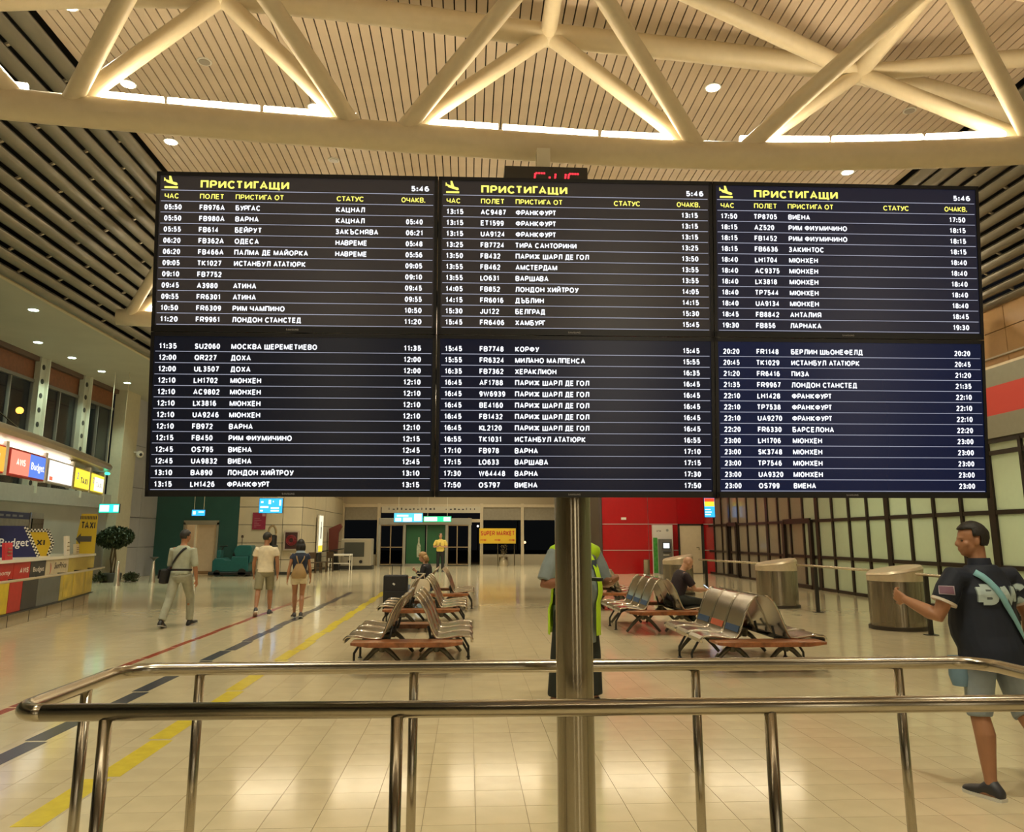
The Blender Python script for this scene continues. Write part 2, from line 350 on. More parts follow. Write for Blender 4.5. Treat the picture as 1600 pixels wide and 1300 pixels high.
# ------------------------------------------------------------------ far left walls at Y = 35
teal = mat('teal_wall_paint', (.022, .085, .075), .35, noise=.06, nscale=2)
wt = empty('wall_teal', (0, 35.1, 0), kind='structure')
MB().bb(-13.5, -12.2, 0, .15, 0, 7.1).build('wall_panel', teal, wt)
MB().bb(-10.72, -9.9, 0, .15, 0, 7.1).build('wall_panel', teal, wt)
MB().bb(-12.2, -10.72, 0, .15, 2.12, 7.1).build('wall_panel', teal, wt)
d1 = empty('door_1', (0, 35.1, 0), kind='structure')
fr = mat('door_frame_metal', (.42, .38, .30), .35, .5)
MB().bb(-12.2, -12.12, -.05, .2, 0, 2.2).build('door_frame', fr, d1)
MB().bb(-10.8, -10.72, -.05, .2, 0, 2.2).build('door_frame', fr, d1)
MB().bb(-12.2, -10.72, -.05, .2, 2.1, 2.28).build('door_frame', fr, d1)
MB().bb(-11.62, -10.82, .06, .11, .02, 2.1).build('door_leaf', mat('door_beige', (.62, .48, .32), .4, noise=.04), d1)
MB().bb(-11.72, -11.66, -.03, .12, 0, 2.1).build('door_post', mat('door_light_post', (.8, .72, .55), .4), d1)
MB().bb(-11.62, -10.86, .03, .06, .02, .16).build('kick_plate', mat('kick_brown', (.25, .14, .06), .5), d1)
MB().bb(-13.5, -9.9, 3.0, 3.1, 0, 4).build('corridor_wall', mat('corridor_beige', (.6, .46, .3), .5), d1)
creamp = mat('cream_wall_panel', (.60, .53, .37), .35, noise=.04, nscale=2)
wc = empty('wall_cream', (0, 35.1, 0), kind='structure')
MB().bb(-9.9, -7.2, .05, .15, 0, 7.1).build('backing', DARKMET, wc)
xs = [-9.9, -8.02, -7.2]
zs = [0.1, .62, 1.33, 2.1, 2.86, 3.7, 5.3, 7.1]
for x0, x1 in zip(xs, xs[1:]):
    for z0, z1 in zip(zs, zs[1:]): MB().bb(x0 + .01, x1 - .01, 0, .05, z0 + .012, z1 - .012).build('panel', creamp, wc)
ws = empty('wall_cream_return', (-7.2, 35.15, 0), kind='structure')
MB().bb(-.1, -.05, 0, 11.3, 0, 7.1).build('backing', DARKMET, ws)
for k in range(4):
    for z0, z1 in zip(zs, zs[1:]): MB().bb(-.05, 0, .02 + k * 2.8, 2.8 * (k + 1) - .02, z0 + .012, z1 - .012).build('panel', creamp, ws)
struct(MB().bb(-9.9, -7.2, 35.0, 35.15, 0, .1).build('baseboard_cream', DARKMET))

# ------------------------------------------------------------------ entrance wall at Y = 46.5
YE = 46.5
we = empty('wall_entrance', (0, YE, 0), kind='structure')
MB().bb(-7.3, 11, 0, .2, 3.45, 9.6).build('upper_wall', mat('entrance_wall_beige', (.5, .42, .28), .5), we)
mull = mat('entrance_mullion', (.66, .56, .38), .35, .1, noise=.04)
for x in (-7.2, -5.15, .78, 3.15, 5.2, 6.0): MB().bb(x - .09, x + .09, -.08, .1, 0, 3.5).build('mullion', mull, we)
MB().bb(-7.3, 6, -.06, .08, 3.28, 3.45).build('head_rail', mull, we)
MB().bb(-5.15, .78, -.06, .08, 2.42, 2.6).build('door_rail', mull, we)
for x0, x1 in ((-7.1, -5.25), (.88, 3.05), (3.25, 5.1), (5.3, 5.92)):
    MB().bb(x0, x1, .0, .03, 2.55, 3.28).build('blind', mat('roller_blind', (.34, .30, .22), .7, noise=.08), we)
    MB().bb(x0, x1, .02, .05, .62, 2.55).build('pane', GLASS, we)
    MB().bb(x0, x1, -.03, .06, .0, .6).build('kick_panel', mat('kick_panel', (.42, .37, .26), .4), we)
fas = empty('entrance_sign_fascia', (0, YE - .14, 0), label='long pale sign fascia with small dark pictograms above the glass entrance', cat='sign')
MB().bb(-5.0, .7, 0, .06, 2.95, 3.32).build('board', mat('fascia_pale', (.66, .60, .45), .4), fas)
pk = MB()
random.seed(3)
for k in range(22):
    x = -4.6 + k * .235
    if k in (12, 13): continue
    w_ = random.choice((.05, .08, .12)); pk.bb(x, x + w_, -.008, 0, 3.12, 3.12 + random.choice((.07, .1, .12)))
pk.build('pictogram', mat('pictogram_dark', (.08, .07, .06), .5), fas)
rev = empty('revolving_door', (-2.4, YE - 1.2, 0), label='grey framed glass revolving entrance door with green panels', cat='door')
grym = mat('door_grey_metal', (.30, .29, .24), .35, .5)
MB().bb(-2.6, 2.6, -.3, 1.1, 2.25, 2.62).build('canopy', grym, rev, bevel=.02)
for x in (-2.55, -1.15, 1.2, 2.5): MB().bb(x - .07, x + .07, -.3, -.16, 0, 2.25).build('post', mat('door_post_metal', (.36, .35, .29), .35, .4), rev)
grn = mat('green_door_panel', (.015, .10, .035), .3)
for x0 in (-1.05, .1): MB().bb(x0, x0 + 1.03, -.1, -.06, .12, 2.22).build('green_panel', grn, rev)
MB().bb(.06, .1, -.14, -.04, .05, 2.25).build('post', grym, rev)
MB().bb(-1.08, 1.13, -.2, -.04, 0, .12).build('kick_rail', grym, rev)
for x0, x1 in ((-2.48, -1.22), (1.27, 2.43)):
    MB().bb(x0, x1, -.2, -.18, .1, 2.2).build('pane', GLASS, rev)
    for q in (0, .45, 1): MB().bb(x0 + (x1 - x0) * q - .025, x0 + (x1 - x0) * q + .025, -.23, -.17, .05, 2.22).build('frame_bar', mat('bronze_bar', (.36, .27, .16), .35, .4), rev)
    for z in (.06, 1.0, 2.2): MB().bb(x0, x1, -.23, -.18, z, z + .05).build('frame_bar', _M['bronze_bar'], rev)
bt = MB(); bt.prism([(-.10, .35), (.10, .35), (.11, .75), (.10, 1.0), (.04, 1.15), (.035, 1.45), (-.035, 1.45), (-.04, 1.15), (-.10, 1.0), (-.11, .75)], -.112, -.104)
bt.build('bottle_picture', mat('bottle_print', (.42, .44, .30), .4, noise=.3, nscale=12), rev, loc=(-.35, 0, .12))

# outside, seen through the entrance
struct(MB().bb(-30, 30, 52, 100, -.1, -.02).build('ground_outside', mat('asphalt_night', (.03, .03, .03), .8)))
def lamp_dot(name, loc, r, col, s, label, cat='lamp', group=None):
    o = empty(name, (loc[0], loc[1], 0), label=label, cat=cat, group=group)
    MB().tube([(0, 0, 0), (0, 0, loc[2])], .04, 8).build('pole', DARKMET, o)
    MB().sph((0, 0, loc[2]), r, nu=10, nv=6).build('lamp', glow('glow_%s' % name + str(round(loc[0])), col, s), o, smooth=True)
for x, y, z, r, c, s, l in ((.05, 56, 2.75, .13, (1, .35, .06), 6, 'orange street lamp outside just right of the revolving door'), (.7, 58, 2.35, .07, (1, .9, .8), 5, 'small white lamp outside beside the orange street lamp'), (7.1, 60, 3.0, .14, (.7, .8, 1), 3, 'bluish white lamp outside the right hand entrance glazing'), (-6.6, 55, 1.3, .12, (1, .05, .04), 8, 'red lamp outside left of the revolving door'), (3.4, 55, 2.9, .08, (1, .3, .5), 3, 'pink lamp outside above the yellow banner'), (4.1, 58, 1.2, .10, (1, .6, .3), 3, 'low amber lamp outside by the right entrance window')):
    lamp_dot('street_lamp', (x, y, z), r, c, s, l, group='night lamps outside the entrance')

# ------------------------------------------------------------------ right side: red bank wall and glass wall
red = mat('red_lacquer_panel', (.42, .008, .012), .16, noise=.04, spec=.6)
wr = empty('wall_red', (0, 35, 0), kind='structure')
MB().bb(5.9, 10.95, .05, .15, 0, 7.1).build('backing', mat('joint_light', (.5, .42, .4), .5), wr)
for x0, x1 in ((5.9, 7.95), (7.96, 9.27), (10.42, 10.93)):
    for z0, z1 in ((0, 1.0), (1.015, 2.13), (2.15, 3.6), (3.62, 7.1)):
        MB().bb(x0 + .006, x1 - .006, 0, .05, z0, z1).build('panel', red, wr)
for z in (1.0075, 2.14): MB().bb(5.9, 9.27, -.012, .01, z - .016, z + .016).build('joint_strip', _M['joint_light'], wr); MB().bb(10.42, 10.93, -.012, .01, z - .016, z + .016).build('joint_strip', _M['joint_light'], wr)
MB().bb(9.27, 10.42, 0, .05, 2.15, 3.6).build('panel', red, wr); MB().bb(9.27, 10.42, 0, .05, 3.62, 7.1).build('panel', red, wr)
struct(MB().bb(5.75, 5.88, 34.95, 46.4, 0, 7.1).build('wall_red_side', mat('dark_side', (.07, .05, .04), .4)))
d2 = empty('door_2', (0, 35, 0), kind='structure')
MB().bb(9.34, 10.3, -.04, .02, .02, 2.08).build('door_leaf', mat('door_cream', (.68, .58, .40), .4, noise=.03), d2)
for x0, x1 in ((9.27, 9.34), (10.3, 10.42)): MB().bb(x0, x1, -.06, .04, 0, 2.14).build('door_frame', DARKMET, d2)
MB().bb(9.27, 10.42, -.06, .04, 2.08, 2.14).build('door_frame', DARKMET, d2)
MB().tube([(10.16, -.1, 1.02), (10.16, -.1, 1.12), (10.05, -.1, 1.12)], .02, 8).build('door_handle', STEEL, d2)
plq = MB().bb(0, .22, -.03, 0, 0, .10).build('door_number_plate', WHITE, loc=(6.75, 34.99, 2.33)); tag(plq, 'tiny white plate high on the red wall', 'sign')

XR = 10.7
wg = empty('wall_glass', (XR, 0, 0), kind='structure')
frm = mat('black_brown_frame', (.028, .018, .012), .35, .3)
pane_l = mat('frosted_pane_green', (.60, .63, .50), .18, alpha=.9, noise=.03)
def mixtrans(m, f):
    nt = m.node_tree; p = nt.nodes['Principled BSDF']; out = nt.nodes['Material Output']
    t = nt.nodes.new('ShaderNodeBsdfTranslucent'); t.inputs[0].default_value = p.inputs['Base Color'].default_value
    mx = nt.nodes.new('ShaderNodeMixShader'); mx.inputs[0].default_value = f
    nt.links.new(p.outputs[0], mx.inputs[1]); nt.links.new(t.outputs[0], mx.inputs[2]); nt.links.new(mx.outputs[0], out.inputs[0])
mixtrans(pane_l, .45)
pane_t = mat('frosted_pane_tan', (.42, .37, .28), .15, alpha=.92, noise=.05); mixtrans(pane_t, .4)
ys = [-6 + 1.03 * k for k in range(40)]
ys = [y + .04 for y in ys]
for k, y in enumerate(ys):
    thick = .10 if k % 4 == 1 else .045
    MB().bb(-.06, .06 if thick < .1 else .1, y - thick, y + thick, 0, 3.5).build('mullion', frm, wg)
    if k < len(ys) - 1:
        p = pane_l if y < 24.5 else pane_t
        for z0, z1 in ((.08, .94), (1.02, 2.03), (2.11, 3.22), (3.30, 3.46)):
            MB().bb(-.01, .01, y + .05, y + .98, z0, z1).build('pane', p, wg)
for z in (.04, .98, 2.07, 3.26, 3.5): MB().bb(-.05, .05, -6, 35, z - .045, z + .045).build('transom', frm, wg)
for y0, y1 in ((24.3, 26.4), (31.2, 32.3)):
    MB().bb(-.14, -.06, y0, y1, 0, .12).build('door_kick_rail', frm, wg); MB().bb(-.12, -.06, y0, y1, 2.0, 2.16).build('door_head', frm, wg)
    for y in (y0, y1): MB().bb(-.14, -.05, y - .09, y + .09, 0, 2.1).build('door_stile', frm, wg)
struct(MB().bb(14.2, 14.4, -6, 35, 0, 3.6).build('wall_corridor_back', mat('corridor_cream', (.6, .6, .45), .6)))
struct(MB().bb(10.7, 14.4, -6, 35, 3.55, 3.65).build('ceiling_corridor', WHITE))
wf = empty('wall_right', (XR, 0, 0), kind='structure')
MB().bb(-.1, .3, -6, 35, 3.55, 4.0).build('fascia_lower', mat('fascia_grey', (.27, .26, .19), .5, noise=.04), wf)
MB().bb(-.1, .3, -6, 35, 4.0, 4.58).build('red_stripe', mat('stripe_red', (.62, .05, .035), .45), wf)
MB().bb(-.1, .3, -6, 35, 4.58, 4.95).build('fascia_upper', _M['fascia_grey'], wf)
MB().bb(-.1, 2.2, -6, 35, 4.95, 5.0).build('fascia_top', CREAM, wf)
tanm = mat('tan_wall', (.62, .40, .19), .4, noise=.03)
for k in range(14):
    for z0, z1 in ((5.0, 5.86), (5.89, 6.5), (6.52, 7.1)): MB().bb(2.1, 2.2, -6 + k * 2.95, -6 + (k + 1) * 2.95 - .02, z0, z1).build('panel', tanm, wf)
MB().bb(2.02, 2.12, -6, 35, 5.85, 5.89).build('ledge', WHITE, wf)
struct(MB().bb(-13.6, 15, -8.2, -8, 0, 9.6).build('wall_rear', mat('rear_wall', (.22, .18, .12), .6)))
for x, w_ in ((-2.6, .5), (2.2, 1.3), (6.5, .8)):  # glowing panels added behind the camera for bright reflections in the steel
    g = empty('added_glow_panel', (x, -7.95, 0), label='tall glowing panel added on the rear wall behind the camera', cat='lightbox', group='added glowing panels on the rear wall')
    MB().bb(-w_ / 2 - .05, w_ / 2 + .05, -.04, .05, .3, 4.1).build('case', STEEL, g); MB().bb(-w_ / 2, w_ / 2, .05, .06, .35, 4.05).build('lit_face', glow('added_panel_glow', (1, .86, .62), 3.0), g)

# ------------------------------------------------------------------ roof trusses
tm_ = mat('truss_cream', (.68, .59, .41), .4, noise=.03)
TRAY = mat('lamp_tray', (.7, .62, .5), .4)
def spline(p, n=6):
    P = [V(p[0]) * 2 - V(p[1])] + [V(q) for q in p] + [V(p[-1]) * 2 - V(p[-2])]; out = []
    for i in range(1, len(P) - 2):
        for k in range(n):
            t = k / n; a, b, c, d = P[i - 1:i + 3]
            out.append(.5 * ((2 * b) + (c - a) * t + (2 * a - 5 * b + 4 * c - d) * t * t + (3 * b - a - 3 * c + d) * t ** 3))
    out.append(V(p[-1])); return out
tube_mat = glow('fluorescent_tube', (1.0, .83, .58), TUBE_E, True)
Bn = [(-8.3, 8.35, 6.66), (-5.15, 8.98, 6.66), (-1.2, 9.44, 6.66), (3.37, 9.73, 6.66), (7.75, 9.28, 6.66), (12.4, 8.0, 6.66)]
Cn = [(-6.7, 9.0, 8.1), (-3.33, 9.45, 8.6), (1.06, 10.02, 8.6), (5.94, 10.70, 8.6), (10.1, 11.35, 8.0)]
Dn = [(-6.7, 7.2, 8.1), (-3.13, 7.55, 8.6), (1.07, 8.11, 8.6), (5.93, 8.48, 8.6), (10.1, 8.7, 8.0)]
def truss(dy, label):
    g = empty('roof_truss', (0, dy, 0), label=label, cat='truss', group='curved cream roof trusses with lamps')
    sp = spline(Bn); MB().tube(sp, .19, 20).build('bottom_chord', tm_, g, smooth='all')
    MB().tube(spline(Cn), .165, 18).build('top_chord', tm_, g, smooth='all')
    MB().tube(spline(Dn), .165, 18).build('top_chord', tm_, g, smooth='all')
    def mem(a, b, r=.115): MB().tube([V(a), V(b)], r, 14).build('brace', tm_, g, smooth=True)
    for i in range(5):
        for T in (Cn, Dn):
            for s, e in ((Bn[i], T[i]), (Bn[i + 1], T[i])):
                s = V(s); e = V(e); d = V((1 if e.x > s.x else -1, 0, 0))
                mem(s + d * .28 + V((0, 0, .05)), e)
        if i in (2,): mem(Cn[i], Dn[i])
        if i in (3,): mem(Cn[i], Dn[i], .13); mem(Cn[i], Dn[i - 1], .13); mem(Cn[i], Dn[i + 1], .13)
        if i in (1,): mem(Cn[i], Dn[i])
        if i < 4: pass
    # three tube lamps per bay on the far side of the bottom chord
    for i in range(5):
        seg = sp[i * 6:(i + 1) * 6 + 1]
        def at(t):
            k = t * (len(seg) - 1); j = min(int(k), len(seg) - 2); return seg[j].lerp(seg[j + 1], k - j)
        for q in range(3):
            t0 = .07 + q * .29; a = at(t0) + V((0, .08, .275)); b = at(t0 + .275) + V((0, .08, .275))
            t = MB().tube([a, a.lerp(b, .5) , b], .062, 12).build('tube_lamp', tube_mat, g, smooth=True)
            MB().tube([a - V((0, 0, .075)), b - V((0, 0, .075))], .03, 6).build('lamp_tray', TRAY, t)
    return g
truss(0, 'nearest curved tubular roof truss with glowing tube lamps above the flight displays')
truss(10.0, 'second tubular roof truss whose lit left end shows among the ceiling baffles')
truss(-11.0, 'tubular roof truss behind the camera with glowing tube lamps')
truss(20.5, 'third tubular roof truss farther down the hall hidden above the displays')

# ------------------------------------------------------------------ downlights
def downlight(x, y, z, lit, col, watts, label, group, rr=.11, real=True):
    o = empty('ceiling_downlight', (x, y, z), label=label, cat='downlight', group=group)
    MB().lathe((0, 0, 0), [(rr, .03), (rr + .03, .0), (rr + .03, -.015), (rr, -.015)], 18).build('ring', WHITE, o, smooth=True)
    MB().lathe((0, 0, 0), [(rr, -.005), (rr, -.022)], 18).build('lens', glow('lens_lit_%d' % (col == COOL), col, 14) if lit else mat('lens_off', (.35, .31, .25), .3), o)
    if lit and real:
        l = bpy.data.lights.new('bulb', 'SPOT'); l.energy = watts; l.color = col; l.spot_size = R(110); l.spot_blend = .6; l.shadow_soft_size = .12
        lo_ = bpy.data.objects.new('bulb', l); COL.objects.link(lo_); lo_.parent = o; lo_.location = (0, 0, -.05)
DLC = (1.0, .93, .70)
for x, y, lit, lb in ((-5.75, 10.3, 1, 'glowing downlight in the plank ceiling at the top, beside the first truss brace'), (-5.75, 12.29, 1, 'glowing downlight in the plank ceiling just above the leftmost tube lamp'), (-5.76, 14.25, 1, 'glowing downlight in the plank ceiling below the truss, over the upper left display'),
        (-2.77, 12.85, 1, 'glowing downlight in the plank ceiling just above the third tube lamp'), (-2.77, 14.84, 0, 'unlit ceiling fixture directly above the upper left display'), (-2.77, 10.76, 0, 'unlit ceiling fixture between two braces high above the upper left display'),
        (4.04, 11.86, 1, 'glowing downlight in the plank ceiling above the junction of the centre braces'), (7.78, 14.79, 1, 'glowing downlight in the plank ceiling below the truss, over the upper right display'), (7.75, 12.39, 0, 'unlit ceiling fixture near the right hand crossing of the braces'), (-4.27, 11.58, 0, 'unlit ceiling fixture midway between the two left downlights')):
    downlight(x, y, CZ + .02, lit, DLC, SPOT_W if x > -5 else SPOT_W * .5, lb, 'ceiling lamps' if lit else 'unlit ceiling fixtures', .11 if lit else .085)
for x, y in ((-2.77, 19), (1.06, 19), (5, 19), (-2.77, 25), (1.06, 25), (5, 25), (-2.77, 32), (1.06, 32), (5, 32), (-5.6, 30.5), (-4, 40), (0, 42), (4, 40), (-2.7, 3), (1.5, 3), (5.5, 3), (-1, -3), (4, -3), (8, 21), (8, 28)):
    downlight(x, y, CZ + .02, 1, DLC, SPOT_W * (1.5 if -3 < x < 3 and y < 20 else (1.7 if y > 30 else .55)), 'glowing downlight in the plank ceiling hidden by the displays', 'hidden ceiling lamps')
for x, y, lb in ((-10.8, 19.4, 'greenish downlight in the low left ceiling nearest the baffles'), (-12.46, 22.8, 'greenish downlight in the low left ceiling, first of the wall row'), (-12.46, 24.8, 'greenish downlight in the low left ceiling, second of the wall row'), (-12.47, 26.86, 'greenish downlight in the low left ceiling, third of the wall row'), (-12.47, 28.9, 'greenish downlight in the low left ceiling, last of the wall row beside the pilaster'), (-10.8, 12, ''), (-12.4, 6, ''), (-11, 15.6, '')):
    downlight(x, y, 7.11, 1, COOL, 200, lb or 'greenish downlight in the low left ceiling outside the view', 'left side ceiling lamps')
def area(name, loc, sx, sy, w, col, rot=(0, 0, 0)):
    l = bpy.data.lights.new(name, 'AREA'); l.shape = 'RECTANGLE'; l.size = sx; l.size_y = sy; l.energy = w; l.color = col
    o = bpy.data.objects.new(name, l); COL.objects.link(o); o.location = loc; o.rotation_euler = rot; return o
# corridor lamps behind the frosted glass, passage lamps
for y in (2, 8, 14, 20): area('corridor_lamp', (12.6, y, 3.5), .6, 4, 120, (.95, 1, .72))
area('corridor_lamp', (12.6, 29, 3.5), .6, 4, 45, (1, .85, .6))
area('passage_lamp', (-11.4, 36.6, 3.9), 1, 1, 45, (1, .8, .5))

# ------------------------------------------------------------------ flight displays
BOARD_C, BYAW, BPIT = V((.397, 2.843, 2.3188)), -.0137, .1206
BR = Matrix.Rotation(BYAW, 3, 'Z') @ Matrix.Rotation(BPIT, 3, 'X')
PW, PH = 3.13 / 3, 1.2017 / 2
WT = glow('screen_text_white', (.90, .92, 1.0), 1.5); YT = glow('screen_text_yellow', (1.0, .93, .16), 1.25)
LT = glow('screen_rule', (.50, .52, .66), .85)
BEZ = mat('display_bezel', (.010, .010, .011), .3)
GREYL = mat('maker_mark_grey', (.35, .35, .36), .4)
top_l = [('05:50', 'FB976A', 'БУРГАС', 'КАЦНАЛ', ''), ('05:50', 'FB980A', 'ВАРНА', 'КАЦНАЛ', '05:40'), ('05:55', 'FB614', 'БЕЙРУТ', 'ЗАКЪСНЯВА', '06:21'), ('06:20', 'FB362A', 'ОДЕСА', 'НАВРЕМЕ', '05:48'), ('06:20', 'FB466A', 'ПАЛМА ДЕ МАЙОРКА', 'НАВРЕМЕ', '05:56'), ('09:05', 'TK1027', 'ИСТАНБУЛ АТАТЮРК', '', '09:05'), ('09:10', 'FB7752', '', '', '09:10'), ('09:45', 'A3980', 'АТИНА', '', '09:45'), ('09:55', 'FR6301', 'АТИНА', '', '09:55'), ('10:50', 'FR6309', 'РИМ ЧАМПИНО', '', '10:50'), ('11:20', 'FR9961', 'ЛОНДОН СТАНСТЕД', '', '11:20')]
def rows3(s): return [(a, b, c, '', a) for a, b, c in (r.split('|') for r in s.strip().split(';'))]
top_c = rows3('13:15|AC9487|ФРАНКФУРТ;13:15|ET1599|ФРАНКФУРТ;13:15|UA9124|ФРАНКФУРТ;13:25|FB7724|ТИРА САНТОРИНИ;13:50|FB432|ПАРИЖ ШАРЛ ДЕ ГОЛ;13:55|FB462|АМСТЕРДАМ;13:55|LO631|ВАРШАВА;14:05|FB852|ЛОНДОН ХИЙТРОУ;14:15|FR6016|ДЪБЛИН;15:30|JU122|БЕЛГРАД;15:45|FR6406|ХАМБУРГ')
top_r = rows3('17:50|TP8705|ВИЕНА;18:15|AZ520|РИМ ФИУМИЧИНО;18:15|FB1452|РИМ ФИУМИЧИНО;18:15|FB6636|ЗАКИНТОС;18:40|LH1704|МЮНХЕН;18:40|AC9375|МЮНХЕН;18:40|LX3818|МЮНХЕН;18:40|TP7544|МЮНХЕН;18:40|UA9134|МЮНХЕН;18:45|FB8842|АНТАЛИЯ;19:30|FB856|ЛАРНАКА')
low_l = rows3('11:35|SU2060|МОСКВА ШЕРЕМЕТИЕВО;12:00|QR227|ДОХА;12:00|UL3507|ДОХА;12:10|LH1702|МЮНХЕН;12:10|AC9802|МЮНХЕН;12:10|LX3816|МЮНХЕН;12:10|UA9246|МЮНХЕН;12:10|FB972|ВАРНА;12:15|FB450|РИМ ФИУМИЧИНО;12:45|OS795|ВИЕНА;12:45|UA9832|ВИЕНА;13:10|BA890|ЛОНДОН ХИЙТРОУ;13:15|LH1426|ФРАНКФУРТ')
low_c = rows3('15:45|FB7748|КОРФУ;15:55|FR6324|МИЛАНО МАЛПЕНСА;16:35|FB7362|ХЕРАКЛИОН;16:45|AF1788|ПАРИЖ ШАРЛ ДЕ ГОЛ;16:45|9W6939|ПАРИЖ ШАРЛ ДЕ ГОЛ;16:45|BE4160|ПАРИЖ ШАРЛ ДЕ ГОЛ;16:45|FB1432|ПАРИЖ ШАРЛ ДЕ ГОЛ;16:45|KL2120|ПАРИЖ ШАРЛ ДЕ ГОЛ;16:55|TK1031|ИСТАНБУЛ АТАТЮРК;17:10|FB978|ВАРНА;17:15|LO633|ВАРШАВА;17:30|W64448|ВАРНА;17:50|OS797|ВИЕНА')
low_r = rows3('20:20|FR1148|БЕРЛИН ШЬОНЕФЕЛД;20:45|TK1029|ИСТАНБУЛ АТАТЮРК;21:20|FR6416|ПИЗА;21:35|FR9967|ЛОНДОН СТАНСТЕД;22:10|LH1428|ФРАНКФУРТ;22:10|TP7538|ФРАНКФУРТ;22:10|UA9270|ФРАНКФУРТ;22:20|FR6330|БАРСЕЛОНА;23:00|LH1706|МЮНХЕН;23:00|SK3748|МЮНХЕН;23:00|TP7546|МЮНХЕН;23:00|UA9320|МЮНХЕН;23:00|OS799|ВИЕНА')
rule_mesh = MB().bb(-.503, .503, -.0008, 0, -.0010, .0010).mesh('rule'); rule_mesh.materials.append(LT)
def display(ix, iz, rows, label, glowc, body):
    g = empty('flight_display', BOARD_C + BR @ V((ix * PW, 0, iz * PH / 2)), label=label, cat='display', group='flight displays of the arrivals board')
    g.rotation_euler = (BPIT, 0, BYAW)
    w, h = PW / 2 - .0015, PH / 2 - .0015
    scr = mat('screen_' + label[:14].replace(' ', '_'), body, .22, emit=glowc, es=1, spec=.35)
    MB().bb(-w + .012, w - .012, -.002, .0, -h + .022, h - .014).build('screen', scr, g)
    b = MB(); b.bb(-w, w, -.006, .05, h - .014, h).bb(-w, w, -.006, .05, -h, -h + .022).bb(-w, -w + .012, -.006, .05, -h, h).bb(w - .012, w, -.006, .05, -h, h)
    b.build('bezel', BEZ, g); MB().bb(-w + .01, w - .01, 0, .07, -h + .01, h - .01).build('back_cover', BLACK, g)
    put_text(MB(), 'SAMSUNG', -.008, -h + .0075, .0068, y=-.0068, align='C', wfit=.046).build('maker_mark', GREYL, g)
    Y = -.0032
    if len(rows) == 11:
        ic = MB(); rot = Matrix.Rotation(0, 3, 'Y')
        ic.prism([(-.492, .237), (-.443, .237), (-.443, .244), (-.492, .244)], Y, Y + .001)
        ic.prism([(-.494, .264), (-.489, .266), (-.483, .259), (-.449, .248), (-.444, .252), (-.447, .258), (-.462, .262), (-.469, .283), (-.476, .284), (-.475, .266), (-.489, .271), (-.491, .277), (-.494, .277)][::-1], Y, Y + .001)
        ic.build('landing_plane_symbol', YT, g)
        put_text(MB(), 'ПРИСТИГАЩИ', -.360, .2385, .0305, y=Y, wfit=.326).build('heading', YT, g)
        put_text(MB(), '5:46', .487, .2405, .0205, y=Y, align='R', wfit=.066).build('clock_digits', WT, g)
        for s, x, al, wf_ in (('ЧАС', -.490, 'L', .051), ('ПОЛЕТ', -.361, 'L', .087), ('ПРИСТИГА ОТ', -.230, 'L', .176), ('СТАТУС', .143, 'L', .100), ('ОЧАКВ.', .473, 'R', .089)): put_text(MB(), s, x, .198, .0195, y=Y, align=al, wfit=wf_, stroke=.17).build('column_heading', YT, g)
        z0, pz = .1885, .0419
        link('rule', rule_mesh, g, loc=(0, -.002, .2300)); link('rule', rule_mesh, g, loc=(0, -.002, z0))
    else: z0, pz = .229 + .042, .0419
    for k, (a, b_, c, st, e) in enumerate(rows):
        zb = z0 - pz * (k + 1) + .0098; row = None
        for nm, s, x, kw in (('flight_row', a, -.489, dict(wfit=.0625)), ('flight_number', b_, -.361, {}), ('origin_name', c, -.229, {}), ('status_word', st, .142, {}), ('expected_time', e, .465, dict(align='R', wfit=.0625))):
            if not s: continue
            o = put_text(MB(), s, x, zb - .0004, .0202, y=Y, **kw).build(nm, WT, row or g)
            row = row or o
        link('rule', rule_mesh, g, loc=(0, -.002, z0 - pz * (k + 1)))
display(-1, 1, top_l, 'upper left arrivals display, first row 05:50 to Burgas', (.006, .0055, .007), (.05, .045, .042))  # brownish hall reflection is put into the upper screens' base colour
display(0, 1, top_c, 'upper centre arrivals display, first row 13:15 from Frankfurt', (.006, .0055, .007), (.05, .045, .042))
display(1, 1, top_r, 'upper right arrivals display, first row 17:50 from Vienna', (.003, .004, .012), (.03, .03, .035))
display(-1, -1, low_l, 'lower left arrivals display, first row 11:35 from Moscow', (.0016, .0024, .005), (.009, .009, .012))
display(0, -1, low_c, 'lower centre arrivals display, first row 15:45 from Corfu', (.0013, .0024, .008), (.009, .009, .012))
display(1, -1, low_r, 'lower right arrivals display, first row 20:20 from Berlin', (.0016, .004, .018), (.009, .009, .012))
fr_ = empty('display_mount', BOARD_C + BR @ V((0, .07, 0)), label='dark steel mounting frame behind the six flight displays', cat='mount'); fr_.rotation_euler = (BPIT, 0, BYAW)
for z in (-.42, -.15, .15, .42): MB().bb(-1.45, 1.45, .005, .045, z - .03, z + .03).build('cross_rail', DARKMET, fr_)
for x in (-1.05, 0, 1.05): MB().bb(x - .03, x + .03, .045, .085, -.55, .55).build('upright_rail', DARKMET, fr_)
MB().bb(-.12, .12, .085, .16, -.6, .5).build('pole_clamp', DARKMET, fr_)

